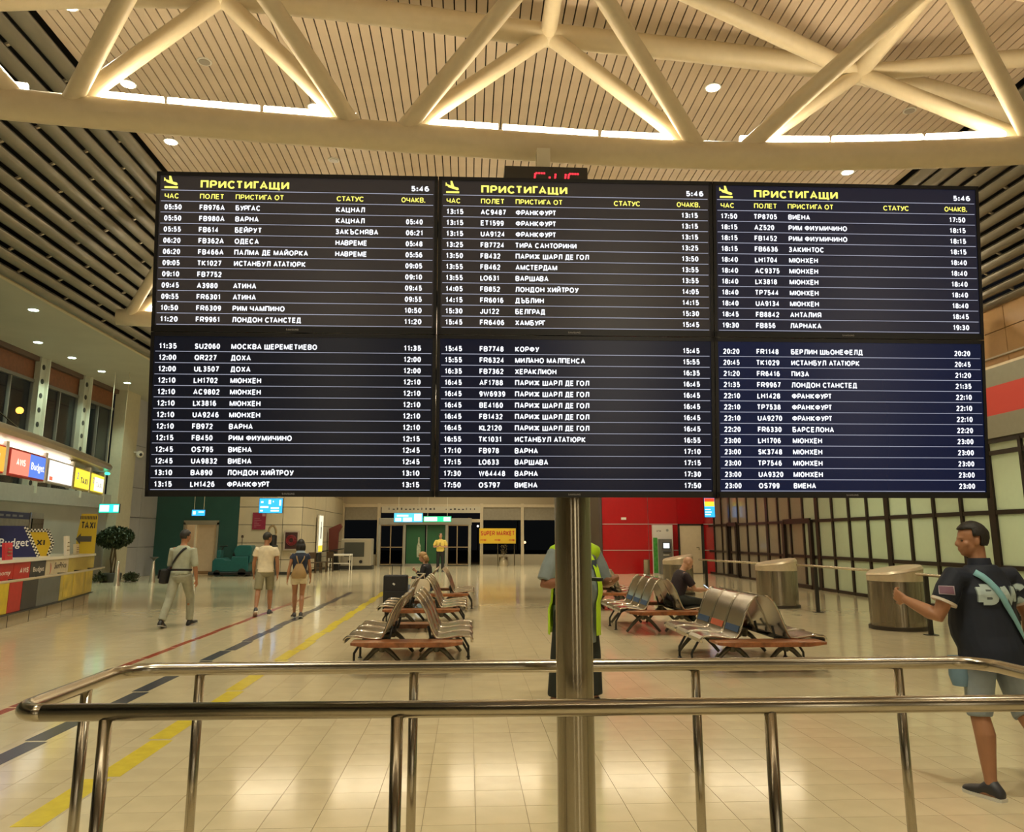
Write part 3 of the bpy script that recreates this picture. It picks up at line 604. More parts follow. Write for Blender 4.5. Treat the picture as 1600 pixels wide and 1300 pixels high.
# ------------------------------------------------------------------ pole and guard rail
po = empty('display_pole', (.412, 3.14, 0), label='thick brushed steel pole carrying the flight displays', cat='pole')
MB().lathe((0, 0, 0), [(.071, .02), (.071, 2.75)], 48).build('tube', POLE, po, smooth=True)
MB().lathe((0, 0, 0), [(.17, 0), (.17, .014), (.165, .02)], 32).build('base_plate', STEEL, po, smooth=True)
bolt = MB().lathe((0, 0, .02), [(.014, 0), (.014, .012), (.010, .016)], 6).mesh('bolt'); bolt.materials.append(CHROME)
for a in range(4): link('bolt', bolt, po, loc=(.13 * math.cos(a * 1.571 + .78), .13 * math.sin(a * 1.571 + .78), 0))
RZ = 1.0
gr = empty('guard_rail', (.4, 3.3, 0), label='brushed steel tubular guard rail looping around the display pole', cat='railing')
def rail_path():
    L, Rr, F, B, r = -1.52, 2.42, 2.86, 3.775, .10
    P = []
    def arc(cx, cy, a0, a1, rr=.10):
        for k in range(7):
            a = R(a0 + (a1 - a0) * k / 6); P.append((cx + rr * math.cos(a) - .4, cy + rr * math.sin(a) - 3.3, RZ))
    arc(L + r, F + r + .03, 270, 180); arc(L + .16, B - .16, 180, 90, .16); arc(Rr - .16, B - .16, 90, 0, .16); arc(Rr - r, F - .0 + r, 360, 270)
    P.append(P[0]); return P
MB().tube(rail_path(), .0285, 18).build('handrail', STEEL, gr, smooth='all')
pm_ = MB().tube([(0, 0, .0), (0, 0, RZ - .02)], .021, 16).mesh('post'); pm_.materials.append(STEEL)
pm_.polygons.foreach_set('use_smooth', [True] * len(pm_.polygons))
fl = MB().lathe((0, 0, 0), [(.05, 0), (.05, .008), (.03, .014)], 20).mesh('foot_plate'); fl.materials.append(STEEL)
for x, y in ((-1.21, 2.885), (-.235, 2.87), (1.06, 2.865), (2.05, 2.86), (-1.19, 3.775), (-.238, 3.775), (1.055, 3.775), (2.02, 3.775), (-1.52, 3.42), (2.42, 3.3)):
    p = link('post', pm_, gr, loc=(x - .4, y - 3.3, 0)); link('foot_plate', fl, p)

# ------------------------------------------------------------------ hanging LED clock
ck = empty('led_clock', (.945, 9.28, 5.86), label='black hanging clock with red LED digits above the displays', cat='clock')
MB().bb(-.53, .53, 0, .14, -.08, .355).build('housing', mat('clock_housing', (.03, .028, .024), .4), ck, bevel=.01)
MB().bb(-.115, .055, .02, .22, .355, .62).build('hanger_plate', mat('hanger_cream', (.66, .62, .48), .4), ck)
led = MB()
SEG = {'5': 'afgcd', '4': 'fgbc', '6': 'afgecd'}
def digit(ch, x, z, w=.13, h=.24):
    S = dict(a=((0, h), (w, h)), g=((0, h / 2), (w, h / 2)), d=((0, 0), (w, 0)), f=((0, h / 2), (0, h)), b=((w, h / 2), (w, h)), e=((0, 0), (0, h / 2)), c=((w, 0), (w, h / 2)))
    for s in SEG[ch]:
        (ax, az), (bx, bz) = S[s]
        for q in range(4):
            t = (q + .5) / 4; led.bb(x + ax + (bx - ax) * t - .011 + (az + (bz - az) * t) * .12, x + ax + (bx - ax) * t + .013 + (az + (bz - az) * t) * .12, -.006, 0, z + az + (bz - az) * t - .011, z + az + (bz - az) * t + .011)
digit('5', -.17, .02); digit('4', .09, .02); digit('6', .26, .02)
led.bb(.015, .04, -.006, 0, .09, .115).bb(.03, .055, -.006, 0, .19, .215)
led.build('digits', glow('led_red', (1, .03, .05), 2.2), ck)

# ------------------------------------------------------------------ benches
SEATM = mat('perforated_seat_steel', (.40, .38, .34), .20, 1, noise=.04, nscale=30)
def seat_profile(side):
    # front edge of the seat to the top of the back, in (x, z)
    P = [(.76, .335), (.765, .375), (.735, .405), (.62, .412), (.50, .395), (.40, .38), (.335, .385), (.30, .43), (.265, .52), (.215, .66), (.15, .79), (.085, .865), (.045, .872)]
    return [(side * a, b) for a, b in P]
def make_bench(label, band=True, stickers=()):
    g = empty('waiting_bench', (0, 0, 0), label=label, cat='bench', group='back to back steel waiting benches')
    for side in (-1, 1):
        P = seat_profile(side)
        for k in range(3):
            y0 = .10 + k * .60
            path = [((x, y0 + .29, z), (0, 1, 0), (0, 0, .0)) for x, z in P]
            m = MB(); vs = []
            for i, (x, z) in enumerate(P):
                a = P[max(i - 1, 0)]; b = P[min(i + 1, len(P) - 1)]; t = V((b[0] - a[0], 0, b[1] - a[1])).normalized()
                nrm = V((-t.z, 0, t.x)) * .006
                for yy in (y0 + .015, y0 + .565):
                    vs.append(V((x, yy, z)) - nrm); vs.append(V((x, yy, z)) + nrm)
            fs = []
            for i in range(len(P) - 1):
                o = i * 4; fs += [(o + 1, o + 5, o + 7, o + 3), (o, o + 2, o + 6, o + 4), (o, o + 4, o + 5, o + 1), (o + 2, o + 3, o + 7, o + 6)]
            fs += [(0, 1, 3, 2), (len(vs) - 4, len(vs) - 2, len(vs) - 1, len(vs) - 3)]
            s_ = m.add(vs, fs).build('seat_shell', SEATM, g, smooth=True)
            for yy in (y0 + .008, y0 + .572):
                MB().tube([(x, yy, z + .004) for x, z in P], .014, 8).build('edge_tube', CHROME, s_, smooth='all')
            if side < 0 and k < len(stickers) and stickers[k]:
                c = stickers[k]; (x0, z0), (x1, z1) = P[7], P[8]
                d = V((x1 - x0, 0, z1 - z0)); nr = V((side * -1 * 0, 0, 0)) ; nn = V((-d.z, 0, d.x)).normalized() * (1 if side > 0 else 1)
                off = V((side * .012, 0, .006)); a_, b_ = V((x0, 0, z0)) + d * .15 + off, V((x0, 0, z0)) + d * .95 + off
                MB().add([a_ + V((0, y0 + .05, 0)), a_ + V((0, y0 + .53, 0)), b_ + V((0, y0 + .53, 0)), b_ + V((0, y0 + .05, 0)), a_ + V((side * -.004, y0 + .05, 0)), a_ + V((side * -.004, y0 + .53, 0)), b_ + V((side * -.004, y0 + .53, 0)), b_ + V((side * -.004, y0 + .05, 0))], [(0, 1, 2, 3), (7, 6, 5, 4), (0, 4, 5, 1), (1, 5, 6, 2), (2, 6, 7, 3), (3, 7, 4, 0)]).build('advert_sticker', mat('sticker_%.2f' % c[0], c, .5), s_)
        MB().bb(side * .42 - .035, side * .42 + .035, .05, 1.9, .30, .36).build('beam', DARKMET, g)
        for k in (0, 1, 2):
            yy = .40 + k * .6
            MB().tube([(side * .42, yy, .33), (side * .25, yy, .36), (side * .22, yy, .5)], .018, 8).build('seat_bracket', DARKMET, g, smooth='all')
    for yy, L in ((0, 1.30), (1.95, 1.30)):
        p = MB().prism([(-L / 2, .345), (-L / 2, .375), (L / 2, .375), (L / 2, .345), (L / 4 + .12, .318), (L / 4 - .12, .318), (-L / 4 + .12, .318), (-L / 4 - .12, .318)], -.17, .17)
        p.build('wooden_end_board', WOOD, g, loc=(0, yy, 0), bevel=.004)
    for side in (-1, 1):
        for yy, sp in ((.28, .30), (1.75, .30)):
            l = MB().loft([((side * .33, yy, .315), (.06, 0, 0), (0, .05, 0)), ((side * .33, yy, .25), (.05, 0, 0), (0, .04, 0)), ((side * .33, yy, .21), (.03, 0, 0), (0, .03, 0))], 12).build('leg_hub', mat('cast_aluminium', (.15, .14, .11), .4, .7, noise=.15, nscale=20), g, smooth=True)
            for s2 in (-1, 1):
                MB().tube([(side * .33 + s2 * .02, yy, .275), (side * .33 + s2 * .10, yy, .215), (side * .33 + s2 * .20, yy, .115), (side * .33 + s2 * .285, yy, .015)], [.036, .030, .026, .022], 8).build('leg', _M['cast_aluminium'], g, smooth='all')
        for yy in (.7, 1.3):
            MB().tube([(side * .5, yy, .36), (side * .62, yy, .30), (side * .72, yy, .14), (side * .72, yy, .012)], .016, 8).build('support_leg', DARKMET, g, smooth='all')
            MB().lathe((side * .72, yy, 0), [(.028, 0), (.028, .01), (.016, .02)], 10).build('glide_foot', BLACK, g)
    return g
BLUE = (.02, .06, .14); ORG = (.50, .10, .04); LBL = (.05, .14, .30)
benches = [(-.70, 9.78, 0, 'nearest left steel bench with an empty wooden end board facing the rail', ()),
           (-.78, 14.0, 0, 'middle left steel bench in front of the black suitcase', ()),
           (-.62, 17.7, 0, 'farthest left steel bench carrying the seated blonde woman', ()),
           (3.56, 9.58, 0, 'nearest right steel bench with an orange sticker on one seat back', (BLUE, ORG, BLUE)),
           (3.30, 13.4, 0, 'middle right steel bench carrying the seated bald man', (BLUE, BLUE, BLUE)),
           (3.10, 17.8, 0, 'farthest right steel bench behind the man in the bright vest', (LBL, LBL, LBL))]
for x, y, rz, lb, st in benches:
    b = make_bench(lb, stickers=st); b.location = (x, y, 0); b.rotation_euler.z = R(rz)

# suitcase and bags
sc = empty('suitcase', (-1.50, 17.1, 0), label='big black upright suitcase with raised handle beside the seated woman', cat='suitcase')
fab = mat('black_fabric', (.012, .012, .013), .7, noise=.2, nscale=40)
MB().bb(-.25, .25, -.14, .14, .07, .80).build('body', fab, sc, bevel=.03)
MB().bb(-.22, .22, -.17, -.14, .12, .48).build('front_pocket', fab, sc, bevel=.012)
for x in (-.09, .09): MB().tube([(x, .08, .78), (x, .08, 1.0)], .008, 6).build('handle_rod', DARKMET, sc)
MB().tube([(-.10, .08, 1.0), (.10, .08, 1.0)], .014, 8, rounded=True).build('handle_grip', BLACK, sc)
MB().box((-.03, -.145, .62), (.05, .006, .035), Matrix.Rotation(.6, 3, 'Y')).build('badge', WHITE, sc)
for x in (-.2, .2): MB().tube([(x - .015, 0, .035), (x + .015, 0, .035)], .035, 12).build('wheel', BLACK, sc)
hb = empty('handbag', (-1.02, 17.55, .39), label='cream handbag standing on the bench beside the seated woman', cat='bag')
MB().loft([((0, 0, 0), (.20, 0, 0), (0, .09, 0)), ((0, 0, .12), (.22, 0, 0), (0, .09, 0)), ((0, 0, .30), (.19, 0, 0), (0, .03, 0))], 16).build('body', mat('cream_leather', (.62, .54, .38), .5, noise=.05), hb, smooth=True)
MB().tube([(-.10, 0, .28), (-.07, 0, .42), (.07, 0, .42), (.10, 0, .28)], .010, 8).build('strap', mat('cream_strap', (.55, .46, .32), .5), hb, smooth='all')

# ------------------------------------------------------------------ barrier with glass booths on the right
def barrier(a, b, posts, label):
    a, b = V(a), V(b); g = empty('barrier_rail', (a.x, a.y, 0), label=label, cat='railing', group='barrier rails before the glass wall')
    MB().tube([(0, 0, .96), (b.x - a.x, b.y - a.y, .96)], .026, 14, rounded=True).build('top_rail', mat('rail_pale_steel', (.66, .60, .46), .25, .8), g, smooth=True)
    for t in posts:
        p = a.lerp(b, t) - a
        q = MB().bb(-.035, .035, -.022, .022, 0, .94).build('post', mat('post_black', (.02, .017, .013), .4), g, loc=(p.x, p.y, 0))
        MB().bb(-.10, .10, -.06, .06, 0, .012).build('foot_plate', _M['post_black'], q)
barrier((6.42, 22.1), (7.05, 18.95), (.12, .93), 'far pale barrier rail between the two farther glass booths')
barrier((7.45, 17.9), (7.62, 14.55), (.25, .94), 'middle pale barrier rail on black posts between two glass booths')
barrier((7.62, 13.35), (7.35, 8.6), (.06, .55), 'near pale barrier rail running behind the man in the navy shirt')
scr_m = mat('scratched_acrylic', (.33, .285, .20), .16, .6, alpha=.74, noise=.22, nscale=4, stretch=(3, 3, .5))
cap_m = mat('booth_cap', (.62, .52, .36), .35, .3, noise=.1)
def booth(x, y, rx, label):
    g = empty('glass_booth', (x, y, 0), label=label, cat='booth', group='curved glass booths in the barrier')
    n = 26
    def shell(r, z0, z1, slope=.0, th=.02):
        m = MB(); vs = []; fs = []
        for k in range(n + 1):
            a = 2 * math.pi * k / n; c, s = math.cos(a), math.sin(a)
            zt = z1 + slope * c
            for rr in (r, r - th): vs += [(rr * c, rr * s, z0), (rr * c, rr * s, zt)]
        for k in range(n):
            o = k * 4; fs += [(o, o + 4, o + 5, o + 1), (o + 2, o + 3, o + 7, o + 6), (o + 1, o + 5, o + 7, o + 3), (o, o + 2, o + 6, o + 4)]
        return m.add(vs, fs)
    shell(rx, .06, .82).build('curved_pane', scr_m, g, smooth=True)
    shell(rx + .006, .82, .98, .07).build('upper_band', cap_m, g, smooth=True)
    m = MB(); m.loft([((0, 0, .985), (rx + .01, 0, .07), (0, rx + .01, 0)), ((0, 0, 1.03), (rx - .02, 0, .07), (0, rx - .02, 0))], 28).build('lid', cap_m, g, smooth=True)
    shell(rx + .03, 0, .06, th=.08).build('base_ring', mat('booth_base_dark', (.04, .03, .02), .5), g, smooth=True)
    for a in range(5):
        q = a * 1.257 + .3; MB().bb(-.02, .02, -.012, .012, .05, .84).build('post', mat('booth_post', (.35, .30, .2), .3, .8), g, loc=((rx - .03) * math.cos(q), (rx - .03) * math.sin(q), 0), rz=q)
booth(7.58, 14.0, .46, 'near cylindrical glass booth beside the man in the navy shirt')
booth(7.15, 18.4, .46, 'middle cylindrical glass booth between two barrier rails')
booth(5.95, 22.6, .42, 'far cylindrical glass booth beyond the seated bald man')

# ------------------------------------------------------------------ ATM, bin, floor things by the red wall
at_ = empty('cash_machine', (8.52, 34.6, 0), label='grey and white cash machine against the red wall', cat='atm')
MB().bb(-.44, .44, .1, .3, 0, 2.1).build('surround_panel', mat('atm_white', (.70, .68, .62), .4), at_)
MB().bb(-.44, -.26, .07, .1, .05, 1.55).build('green_stripe', mat('atm_green', (.06, .32, .05), .4, noise=.3, nscale=10), at_)
atg = mat('atm_grey', (.16, .16, .15), .4)
MB().bb(-.22, .30, -.28, .1, 0, 1.5).build('cabinet', atg, at_, bevel=.02)
MB().bb(-.14, .22, -.30, -.28, 1.08, 1.36).build('screen_frame', mat('atm_dark', (.05, .05, .05), .4), at_)
MB().bb(-.09, .17, -.31, -.30, 1.11, 1.32).build('screen', glow('atm_screen', (.9, 1, 1), 1.3), at_)
MB().box((.04, -.32, .96), (.34, .12, .04), Matrix.Rotation(.4, 3, 'X')).build('keypad', _M['atm_dark'], at_)
MB().bb(-.1, .16, -.30, -.28, .80, .84).build('cash_slot', WHITE, at_)
put_text(MB(), 'ATM', -.28, 1.80, .08, y=.095).build('lettering', mat('atm_letter', (.12, .1, .1), .5), at_)
MB().tube([(.2, .09, 1.87), (.2, .1, 1.87)], .06, 16).build('round_logo', mat('logo_grey', (.3, .32, .3), .4), at_)
bn = empty('waste_bin', (7.62, 34.1, 0), label='steel cylindrical waste bin left of the cash machine', cat='bin')
MB().lathe((0, 0, 0), [(.14, 0), (.14, .6), (.145, .62), (.12, .64)], 20).build('body', STEEL, bn, smooth=True)
MB().lathe((0, 0, 0), [(.10, .638), (.10, .648)], 16).build('opening', BLACK, bn)

def hang_sign(name, x, y, z0, z1, w, face, rods_to, label, blobs, depth=.08, frame=None):
    g = empty(name, (x, y, z0), label=label, cat='sign')
    h = z1 - z0
    MB().bb(-w / 2, w / 2, 0, depth, 0, h).build('housing', frame or DARKMET, g)
    MB().bb(-w / 2 + .015, w / 2 - .015, -.006, 0, .015, h - .015).build('lit_face', face, g)
    m = MB()
    for bx, bz, bw, bh in blobs: m.bb(-w / 2 + bx * w, -w / 2 + (bx + bw) * w, -.012, -.006, bz * h, (bz + bh) * h)
    if blobs: m.build('lettering', glow('sign_white', (.85, 1, 1), 1.5), g)
    for q in (-.35, .35):
        MB().tube([(q * w, depth / 2, h), (q * w, depth / 2, rods_to - z0)], .012, 6).build('hanging_rod', mat('rod_cream', (.6, .55, .4), .4), g)
    return g
GRN = glow('sign_green_cyan', (.02, .75, .40), 2.6); CY = glow('sign_cyan', (.03, .40, 1.0), 1.7); BL = glow('sign_blue', (.02, .25, .95), 1.3); GR2 = glow('sign_green', (.01, .8, .22), 2.0)
hang_sign('exit_sign', -11.85, 27.0, 2.36, 2.66, .66, GRN, 7.1, 'green and white lit hanging sign above the potted tree', [(.05, .15, .45, .7), (.72, .15, .24, .7)])
hang_sign('hanging_sign', -11.0, 33.2, 2.42, 2.68, .55, CY, 7.1, 'small blue lit sign hanging in front of the teal wall', [(.1, .25, .2, .5), (.5, .55, .4, .15)])
hang_sign('flight_monitor', -8.25, 33.8, 2.55, 3.18, .98, CY, 8.2, 'blue lit monitor hanging before the cream wall', [(.08, .68, .1, .12), (.40, .60, .10, .28), (.58, .72, .04, .1), (.85, .5, .08, .38), (.06, .35, .34, .12), (.06, .12, .12, .10), (.5, .30, .35, .1), (.5, .12, .35, .1)])
hang_sign('entrance_sign', -3.2, 43.0, 2.35, 2.85, 1.55, glow('sign_pale_cyan', (.10, .62, 1), 1.4), 9.0, 'wide blue and white lit sign hanging before the revolving door', [(.05, .12, .2, .35), (.32, .1, .3, .4), (.7, .15, .25, .75), (.1, .6, .4, .2)])
hang_sign('entrance_sign', -1.65, 43.0, 2.37, 2.68, 1.5, GR2, 9.0, 'narrow green and white lit sign beside the wide blue one', [(.03, .15, .46, .7), (.72, .15, .24, .7)])
fm = hang_sign('flight_monitor', 10.1, 32.9, 2.38, 3.2, .46, CY, 8.6, 'upright monitor with red, yellow and blue bands before the red wall', [(.08, .12, .5, .06), (.08, .25, .6, .05), (.08, .38, .5, .05)])
MB().bb(-.21, .21, -.008, -.005, .46, .66).build('yellow_band', glow('band_yellow', (1, .75, .05), 1.3), fm)
MB().bb(-.21, .21, -.008, -.005, .66, .80).build('red_band', glow('band_red', (1, .08, .03), 1.3), fm)
# supermarket banner
sm = empty('market_banner', (1.66, 45.2, 0), label='yellow banner reading super market on legs by the entrance glass', cat='banner')
MB().bb(-1.03, 1.03, 0, .04, 1.22, 2.06).build('banner', mat('banner_yellow', (.80, .52, .03), .5), sm)
rm = mat('banner_red', (.60, .04, .02), .5)
put_text(MB(), 'SUPER MARKET', 0, 1.66, .26, y=-.006, align='C', wfit=1.88).build('lettering', rm, sm)
am = MB()
for x in (-.8, 0, .8): am.bb(x - .17, x + .08, -.006, 0, 1.395, 1.43).prism([(x + .06, 1.36), (x + .06, 1.465), (x + .19, 1.412)], -.006, 0)
am.build('arrow', rm, sm)
for x in (.02, .95): MB().tube([(x, .06, 0), (x, .06, 1.25)], .025, 8).build('leg', STEEL, sm)
pt = empty('steel_planter', (1.98, 44.7, 0), label='polished steel planter with a small plant beneath the yellow banner', cat='planter')
MB().lathe((0, 0, 0), [(.22, 0), (.25, .1), (.25, .48), (.23, .5)], 20).build('pot', CHROME, pt, smooth=True)
lf = MB()
for k in range(60):
    a = random.uniform(0, 6.28); r = random.uniform(0, .2); z = random.uniform(.5, 1.15)
    lf.box((r * math.cos(a), r * math.sin(a), z), (.10, .03, .012), Matrix.Rotation(a, 3, 'Z') @ Matrix.Rotation(random.uniform(-1, 1), 3, 'Y'))
tag(lf.build('foliage', mat('leaf_brown', (.16, .12, .05), .5, noise=.4), pt), kind='stuff')

# ------------------------------------------------------------------ things along the cream wall
ps = empty('wall_poster', (-9.02, 35.06, 1.9), label='dark red notice poster on the cream wall', cat='poster')
MB().bb(-.28, .28, -.01, 0, 0, .72).build('sheet', mat('poster_red', (.28, .02, .055), .5, noise=.1), ps)
pl = MB(); pl.bb(.12, .26, -.014, -.01, .56, .69)
for k in range(6): pl.bb(-.2, -.2 + .1 + .25 * ((k * 37) % 10) / 10, -.014, -.01, .10 + k * .07, .115 + k * .07)
pl.build('printing', mat('poster_print', (.5, .25, .27), .5), ps)
fc = empty('fire_hose_cabinet', (-7.58, 35.04, 1.02), label='glazed fire hose cabinet with a coiled red hose on the cream wall', cat='cabinet')
MB().bb(-.33, .33, -.10, .0, 0, .82).build('case', mat('cabinet_grey', (.42, .36, .28), .4), fc)
MB().bb(-.26, .26, -.11, -.10, .06, .76).build('door', mat('cabinet_dark', (.05, .02, .02), .3), fc)
for r in (.21, .16, .11): MB().tube([(r * math.cos(R(a)), -.125, .42 + r * math.sin(R(a))) for a in range(0, 361, 20)], .018, 8).build('hose_coil', mat('hose_red', (.22, .015, .02), .5), fc, smooth='all')
MB().lathe((0, 0, 0), [(.06, -.12), (.05, -.15)], 14).build('hub', WHITE, fc).rotation_euler.x = 0
ap = empty('wrapping_machine', (-8.25, 34.3, 0), label='dark luggage machine with a tall loop handle behind the man in white', cat='machine')
MB().bb(-.12, .22, -.15, .2, .0, 1.25).build('body', mat('machine_dark', (.03, .035, .035), .5), ap, bevel=.03)
MB().lathe((.05, 0, 1.25), [(.16, 0), (.16, .38), (.10, .42)], 14).build('head', BLACK, ap, smooth=True)
MB().tube([(-.16 + .16 * (1 - math.cos(R(a))), 0, 1.75 + .3 * math.sin(R(a))) for a in range(0, 181, 15)] , .045, 10).build('loop_handle', mat('loop_tan', (.34, .26, .14), .5), ap, smooth='all')
for x in (-.16, .16): MB().tube([(x, 0, 1.2), (x, 0, 1.76)], .045, 10).build('loop_handle', _M['loop_tan'], ap, smooth='all')
ad = empty('lit_advert', (-7.12, 38.9, 0), label='bright upright advert lightbox with a bottle on the cream side wall', cat='lightbox')
MB().bb(-.02, .06, -.55, .55, .85, 2.62).build('case', WHITE, ad)
MB().bb(.06, .07, -.5, .5, 1.18, 2.58).build('lit_face', glow('advert_white', (1, .92, .62), 1.2), ad)
MB().bb(.06, .07, -.5, .5, .9, 1.18).build('yellow_foot', glow('advert_yellow', (1, .80, .05), 1.0), ad)
MB().bb(.07, .075, -.12, .12, 1.5, 2.05).bb(.07, .075, -.05, .05, 2.05, 2.3).build('bottle_picture', mat('advert_navy', (.05, .06, .18), .4), ad)
MB().bb(-.02, .06, -.4, .4, 0, .85).build('stand', DARKMET, ad)

sb = empty('floor_scrubber', (-9.72, 34.0, 0), label='teal ride-on floor scrubber parked before the cream wall', cat='machine')
tl = mat('scrubber_teal', (.010, .10, .10), .35, noise=.08); 
MB().prism([(-.72, .18), (-.72, .62), (-.62, .72), (-.30, .74), (-.20, .66), (.02, .66), (.05, .80), (.72, .80), (.74, .18)], -.38, .38).build('body', tl, sb, bevel=.03)
MB().prism([(.18, .80), (.10, 1.02), (.20, 1.20), (.34, 1.25), (.78, 1.24), (.84, 1.12), (.80, .55), (.74, .5), (.74, .80)], -.36, .36).build('tank', tl, sb, bevel=.04)
MB().bb(-.62, -.45, -.2, .2, .74, 1.05).build('front_column', tl, sb, bevel=.02)
MB().tube([(-.50, 0, 1.0), (-.42, 0, 1.18)], .025, 8).build('steering_column', BLACK, sb)
MB().tube([(-.42 + .16 * math.cos(R(a)) , .18 * math.sin(R(a)), 1.20 + .02 * math.cos(R(a))) for a in range(0, 361, 24)], .018, 8).build('steering_wheel', BLACK, sb, smooth='all')
MB().bb(.02, .30, -.2, .2, .80, .92).build('seat', BLACK, sb, bevel=.03); MB().prism([(.04, .9), (.14, 1.2), (.22, 1.2), (.18, .9)], -.2, .2).build('seat_back', BLACK, sb, bevel=.02)
MB().bb(-.85, .85, -.42, .42, .05, .18).build('skirt', BLACK, sb, bevel=.02)
for x, r in ((-.5, .13), (.5, .16)):
    for y in (-.38, .38): MB().tube([(x, y - .04, r), (x, y + .04, r)], r, 18).build('wheel', BLACK, sb)
MB().tube([(.30, .1, 1.24), (.30, .1, 1.55)], .012, 6).build('beacon_rod', BLACK, sb); MB().lathe((.30, .1, 1.55), [(.05, 0), (.05, .08), (.02, .11)], 12).build('beacon', mat('beacon_dark', (.05, .03, .02), .4), sb)

# screening table and scanner left of the entrance
xs_ = empty('baggage_scanner', (-5.55, 40.75, 0), label='grey baggage scanner cabinet left of the revolving door', cat='scanner')
MB().bb(-.75, .75, -.4, .6, .18, 1.5).build('cabinet', mat('scanner_grey', (.40, .37, .29), .4), xs_, bevel=.03)
MB().bb(-.58, .4, -.42, -.4, .62, 1.32).build('curtain', mat('scanner_curtain', (.05, .055, .045), .6), xs_)
MB().bb(-.8, .8, -.38, .55, 0, .18).build('plinth', DARKMET, xs_)
for x in (-.3, .25): MB().tube([(x, -.45, .38), (x, -.40, .38)], .08, 14).build('wheel', BLACK, xs_)
tb = empty('roller_table', (-6.1, 39.0, 0), label='low white framed table in front of the baggage scanner', cat='table')
MB().bb(-.52, .52, -.3, .5, .70, .78).build('tabletop', WHITE, tb, bevel=.01)
for x in (-.49, .49):
    for y in (-.27, .47): MB().bb(x - .02, x + .02, y - .02, y + .02, 0, .7).build('leg', WHITE, tb)
MB().bb(-.49, .49, -.28, -.25, .33, .37).build('stretcher', WHITE, tb)
ds = empty('black_desk', (-6.62, 39.9, 0), label='dark tilted desk between the chairs and the white table', cat='desk')
MB().box((0, 0, .95), (1.0, .7, .05), Matrix.Rotation(-.12, 3, 'Y')).build('desktop', BLACK, ds)
MB().prism([(-.05, 0), (.35, 0), (.2, .9), (-.1, .9)], -.2, .2).build('pedestal', BLACK, ds)
st_ = empty('red_stand', (-6.82, 41.6, 0), label='dark red display stand beside the lit advert', cat='stand')
MB().prism([(-.28, .8), (-.30, 2.0), (.25, 2.25), (.35, 2.1), (.18, 1.8), (.15, .8)], -.15, .15).build('panel', mat('stand_red', (.16, .03, .02), .5), st_)
MB().bb(-.2, .1, -.12, .12, 0, .8).build('base', DARKMET, st_)
def chair(x, y, rz, label):
    g = empty('wooden_chair', (x, y, 0), R(rz), label, 'chair', 'dark chairs near the lit advert')
    cm = mat('chair_dark_wood', (.07, .045, .025), .4, noise=.2)
    MB().bb(-.22, .22, -.22, .22, .43, .47).build('seat', cm, g)
    for a in (-.20, .20):
        for b in (-.20, .20): MB().bb(a - .02, a + .02, b - .02, b + .02, 0, .43 if b < 0 else .9).build('leg', cm, g)
    MB().bb(-.2, .2, .18, .22, .62, .90).build('backrest', cm, g)
    for b in (-.2, .2): MB().bb(-.2, .2, b - .012, b + .012, .2, .23).build('stretcher', cm, g)
chair(-6.82, 36.6, 60, 'dark wooden chair standing nearer the cream side wall'); chair(-6.5, 37.6, -40, 'dark wooden chair between the side wall and the black desk')

# ------------------------------------------------------------------ potted tree and bollards
tr = empty('potted_tree', (-12.72, 29.7, 0), label='dark round-headed ficus tree beside the pale stone wall', cat='tree')
MB().lathe((0, 0, 0), [(.30, 0), (.34, .3), (.32, .32)], 20).build('pot', mat('pot_dark', (.06, .06, .05), .6), tr, smooth=True)
for k in range(3):
    a = k * 2.1; MB().tube([(.06 * math.cos(a), .06 * math.sin(a), .3), (.10 * math.cos(a + 1), .10 * math.sin(a + 1), .8), (.05 * math.cos(a + 2), .05 * math.sin(a + 2), 1.4)], .03, 8).build('trunk', mat('bark', (.13, .09, .05), .8, noise=.3, nscale=20), tr, smooth='all')
lf = MB()
for k in range(2600):
    a = random.uniform(0, 6.283); u = random.uniform(-1, 1); rr = random.uniform(.72, 1.05) ** .5
    p = V((.62 * rr * math.sqrt(1 - u * u) * math.cos(a), .62 * rr * math.sqrt(1 - u * u) * math.sin(a), 1.56 + .36 * rr * u + (.05 * math.sin(a * 3))))
    q = Matrix.Rotation(random.uniform(0, 6.3), 3, 'Z') @ Matrix.Rotation(random.uniform(-1.2, 1.2), 3, 'X')
    l = random.uniform(.05, .08)
    lf.add([p + q @ V(c) for c in ((0, -l, 0), (l * .45, 0, .01), (0, l, 0), (-l * .45, 0, .01))], [(0, 1, 2, 3)])
lf.sph((0, 0, 1.56), (.55, .55, .28))
tag(lf.build('foliage', mat('ficus_leaf', (.035, .055, .02), .45, noise=.4), tr), kind='stuff')
for x, y, s in ((-12.95, 29.3, 1), (-12.0, 29.7, .9), (-12.4, 30.5, .8)):
    b = empty('low_plant', (x, y, 0), label={1: 'low dark green plant left of the ficus trunk', .9: 'low dark green plant right of the ficus trunk', .8: 'small low plant behind the ficus pot'}[s], cat='plant', group='low plants under the ficus')
    lf = MB()
    for k in range(220):
        a = random.uniform(0, 6.283); r = random.uniform(0, .32 * s); z = random.uniform(.03, .36 * s) * (1 - r)
        lf.box((r * math.cos(a), r * math.sin(a), z + .02), (.11, .045, .006), Matrix.Rotation(a, 3, 'Z') @ Matrix.Rotation(random.uniform(-1, .3), 3, 'Y'))
    tag(lf.build('foliage', mat('low_leaf', (.045, .06, .02), .5, noise=.4), b), kind='stuff')
bo_m = mat('bollard_steel', (.80, .78, .70), .2, .9)
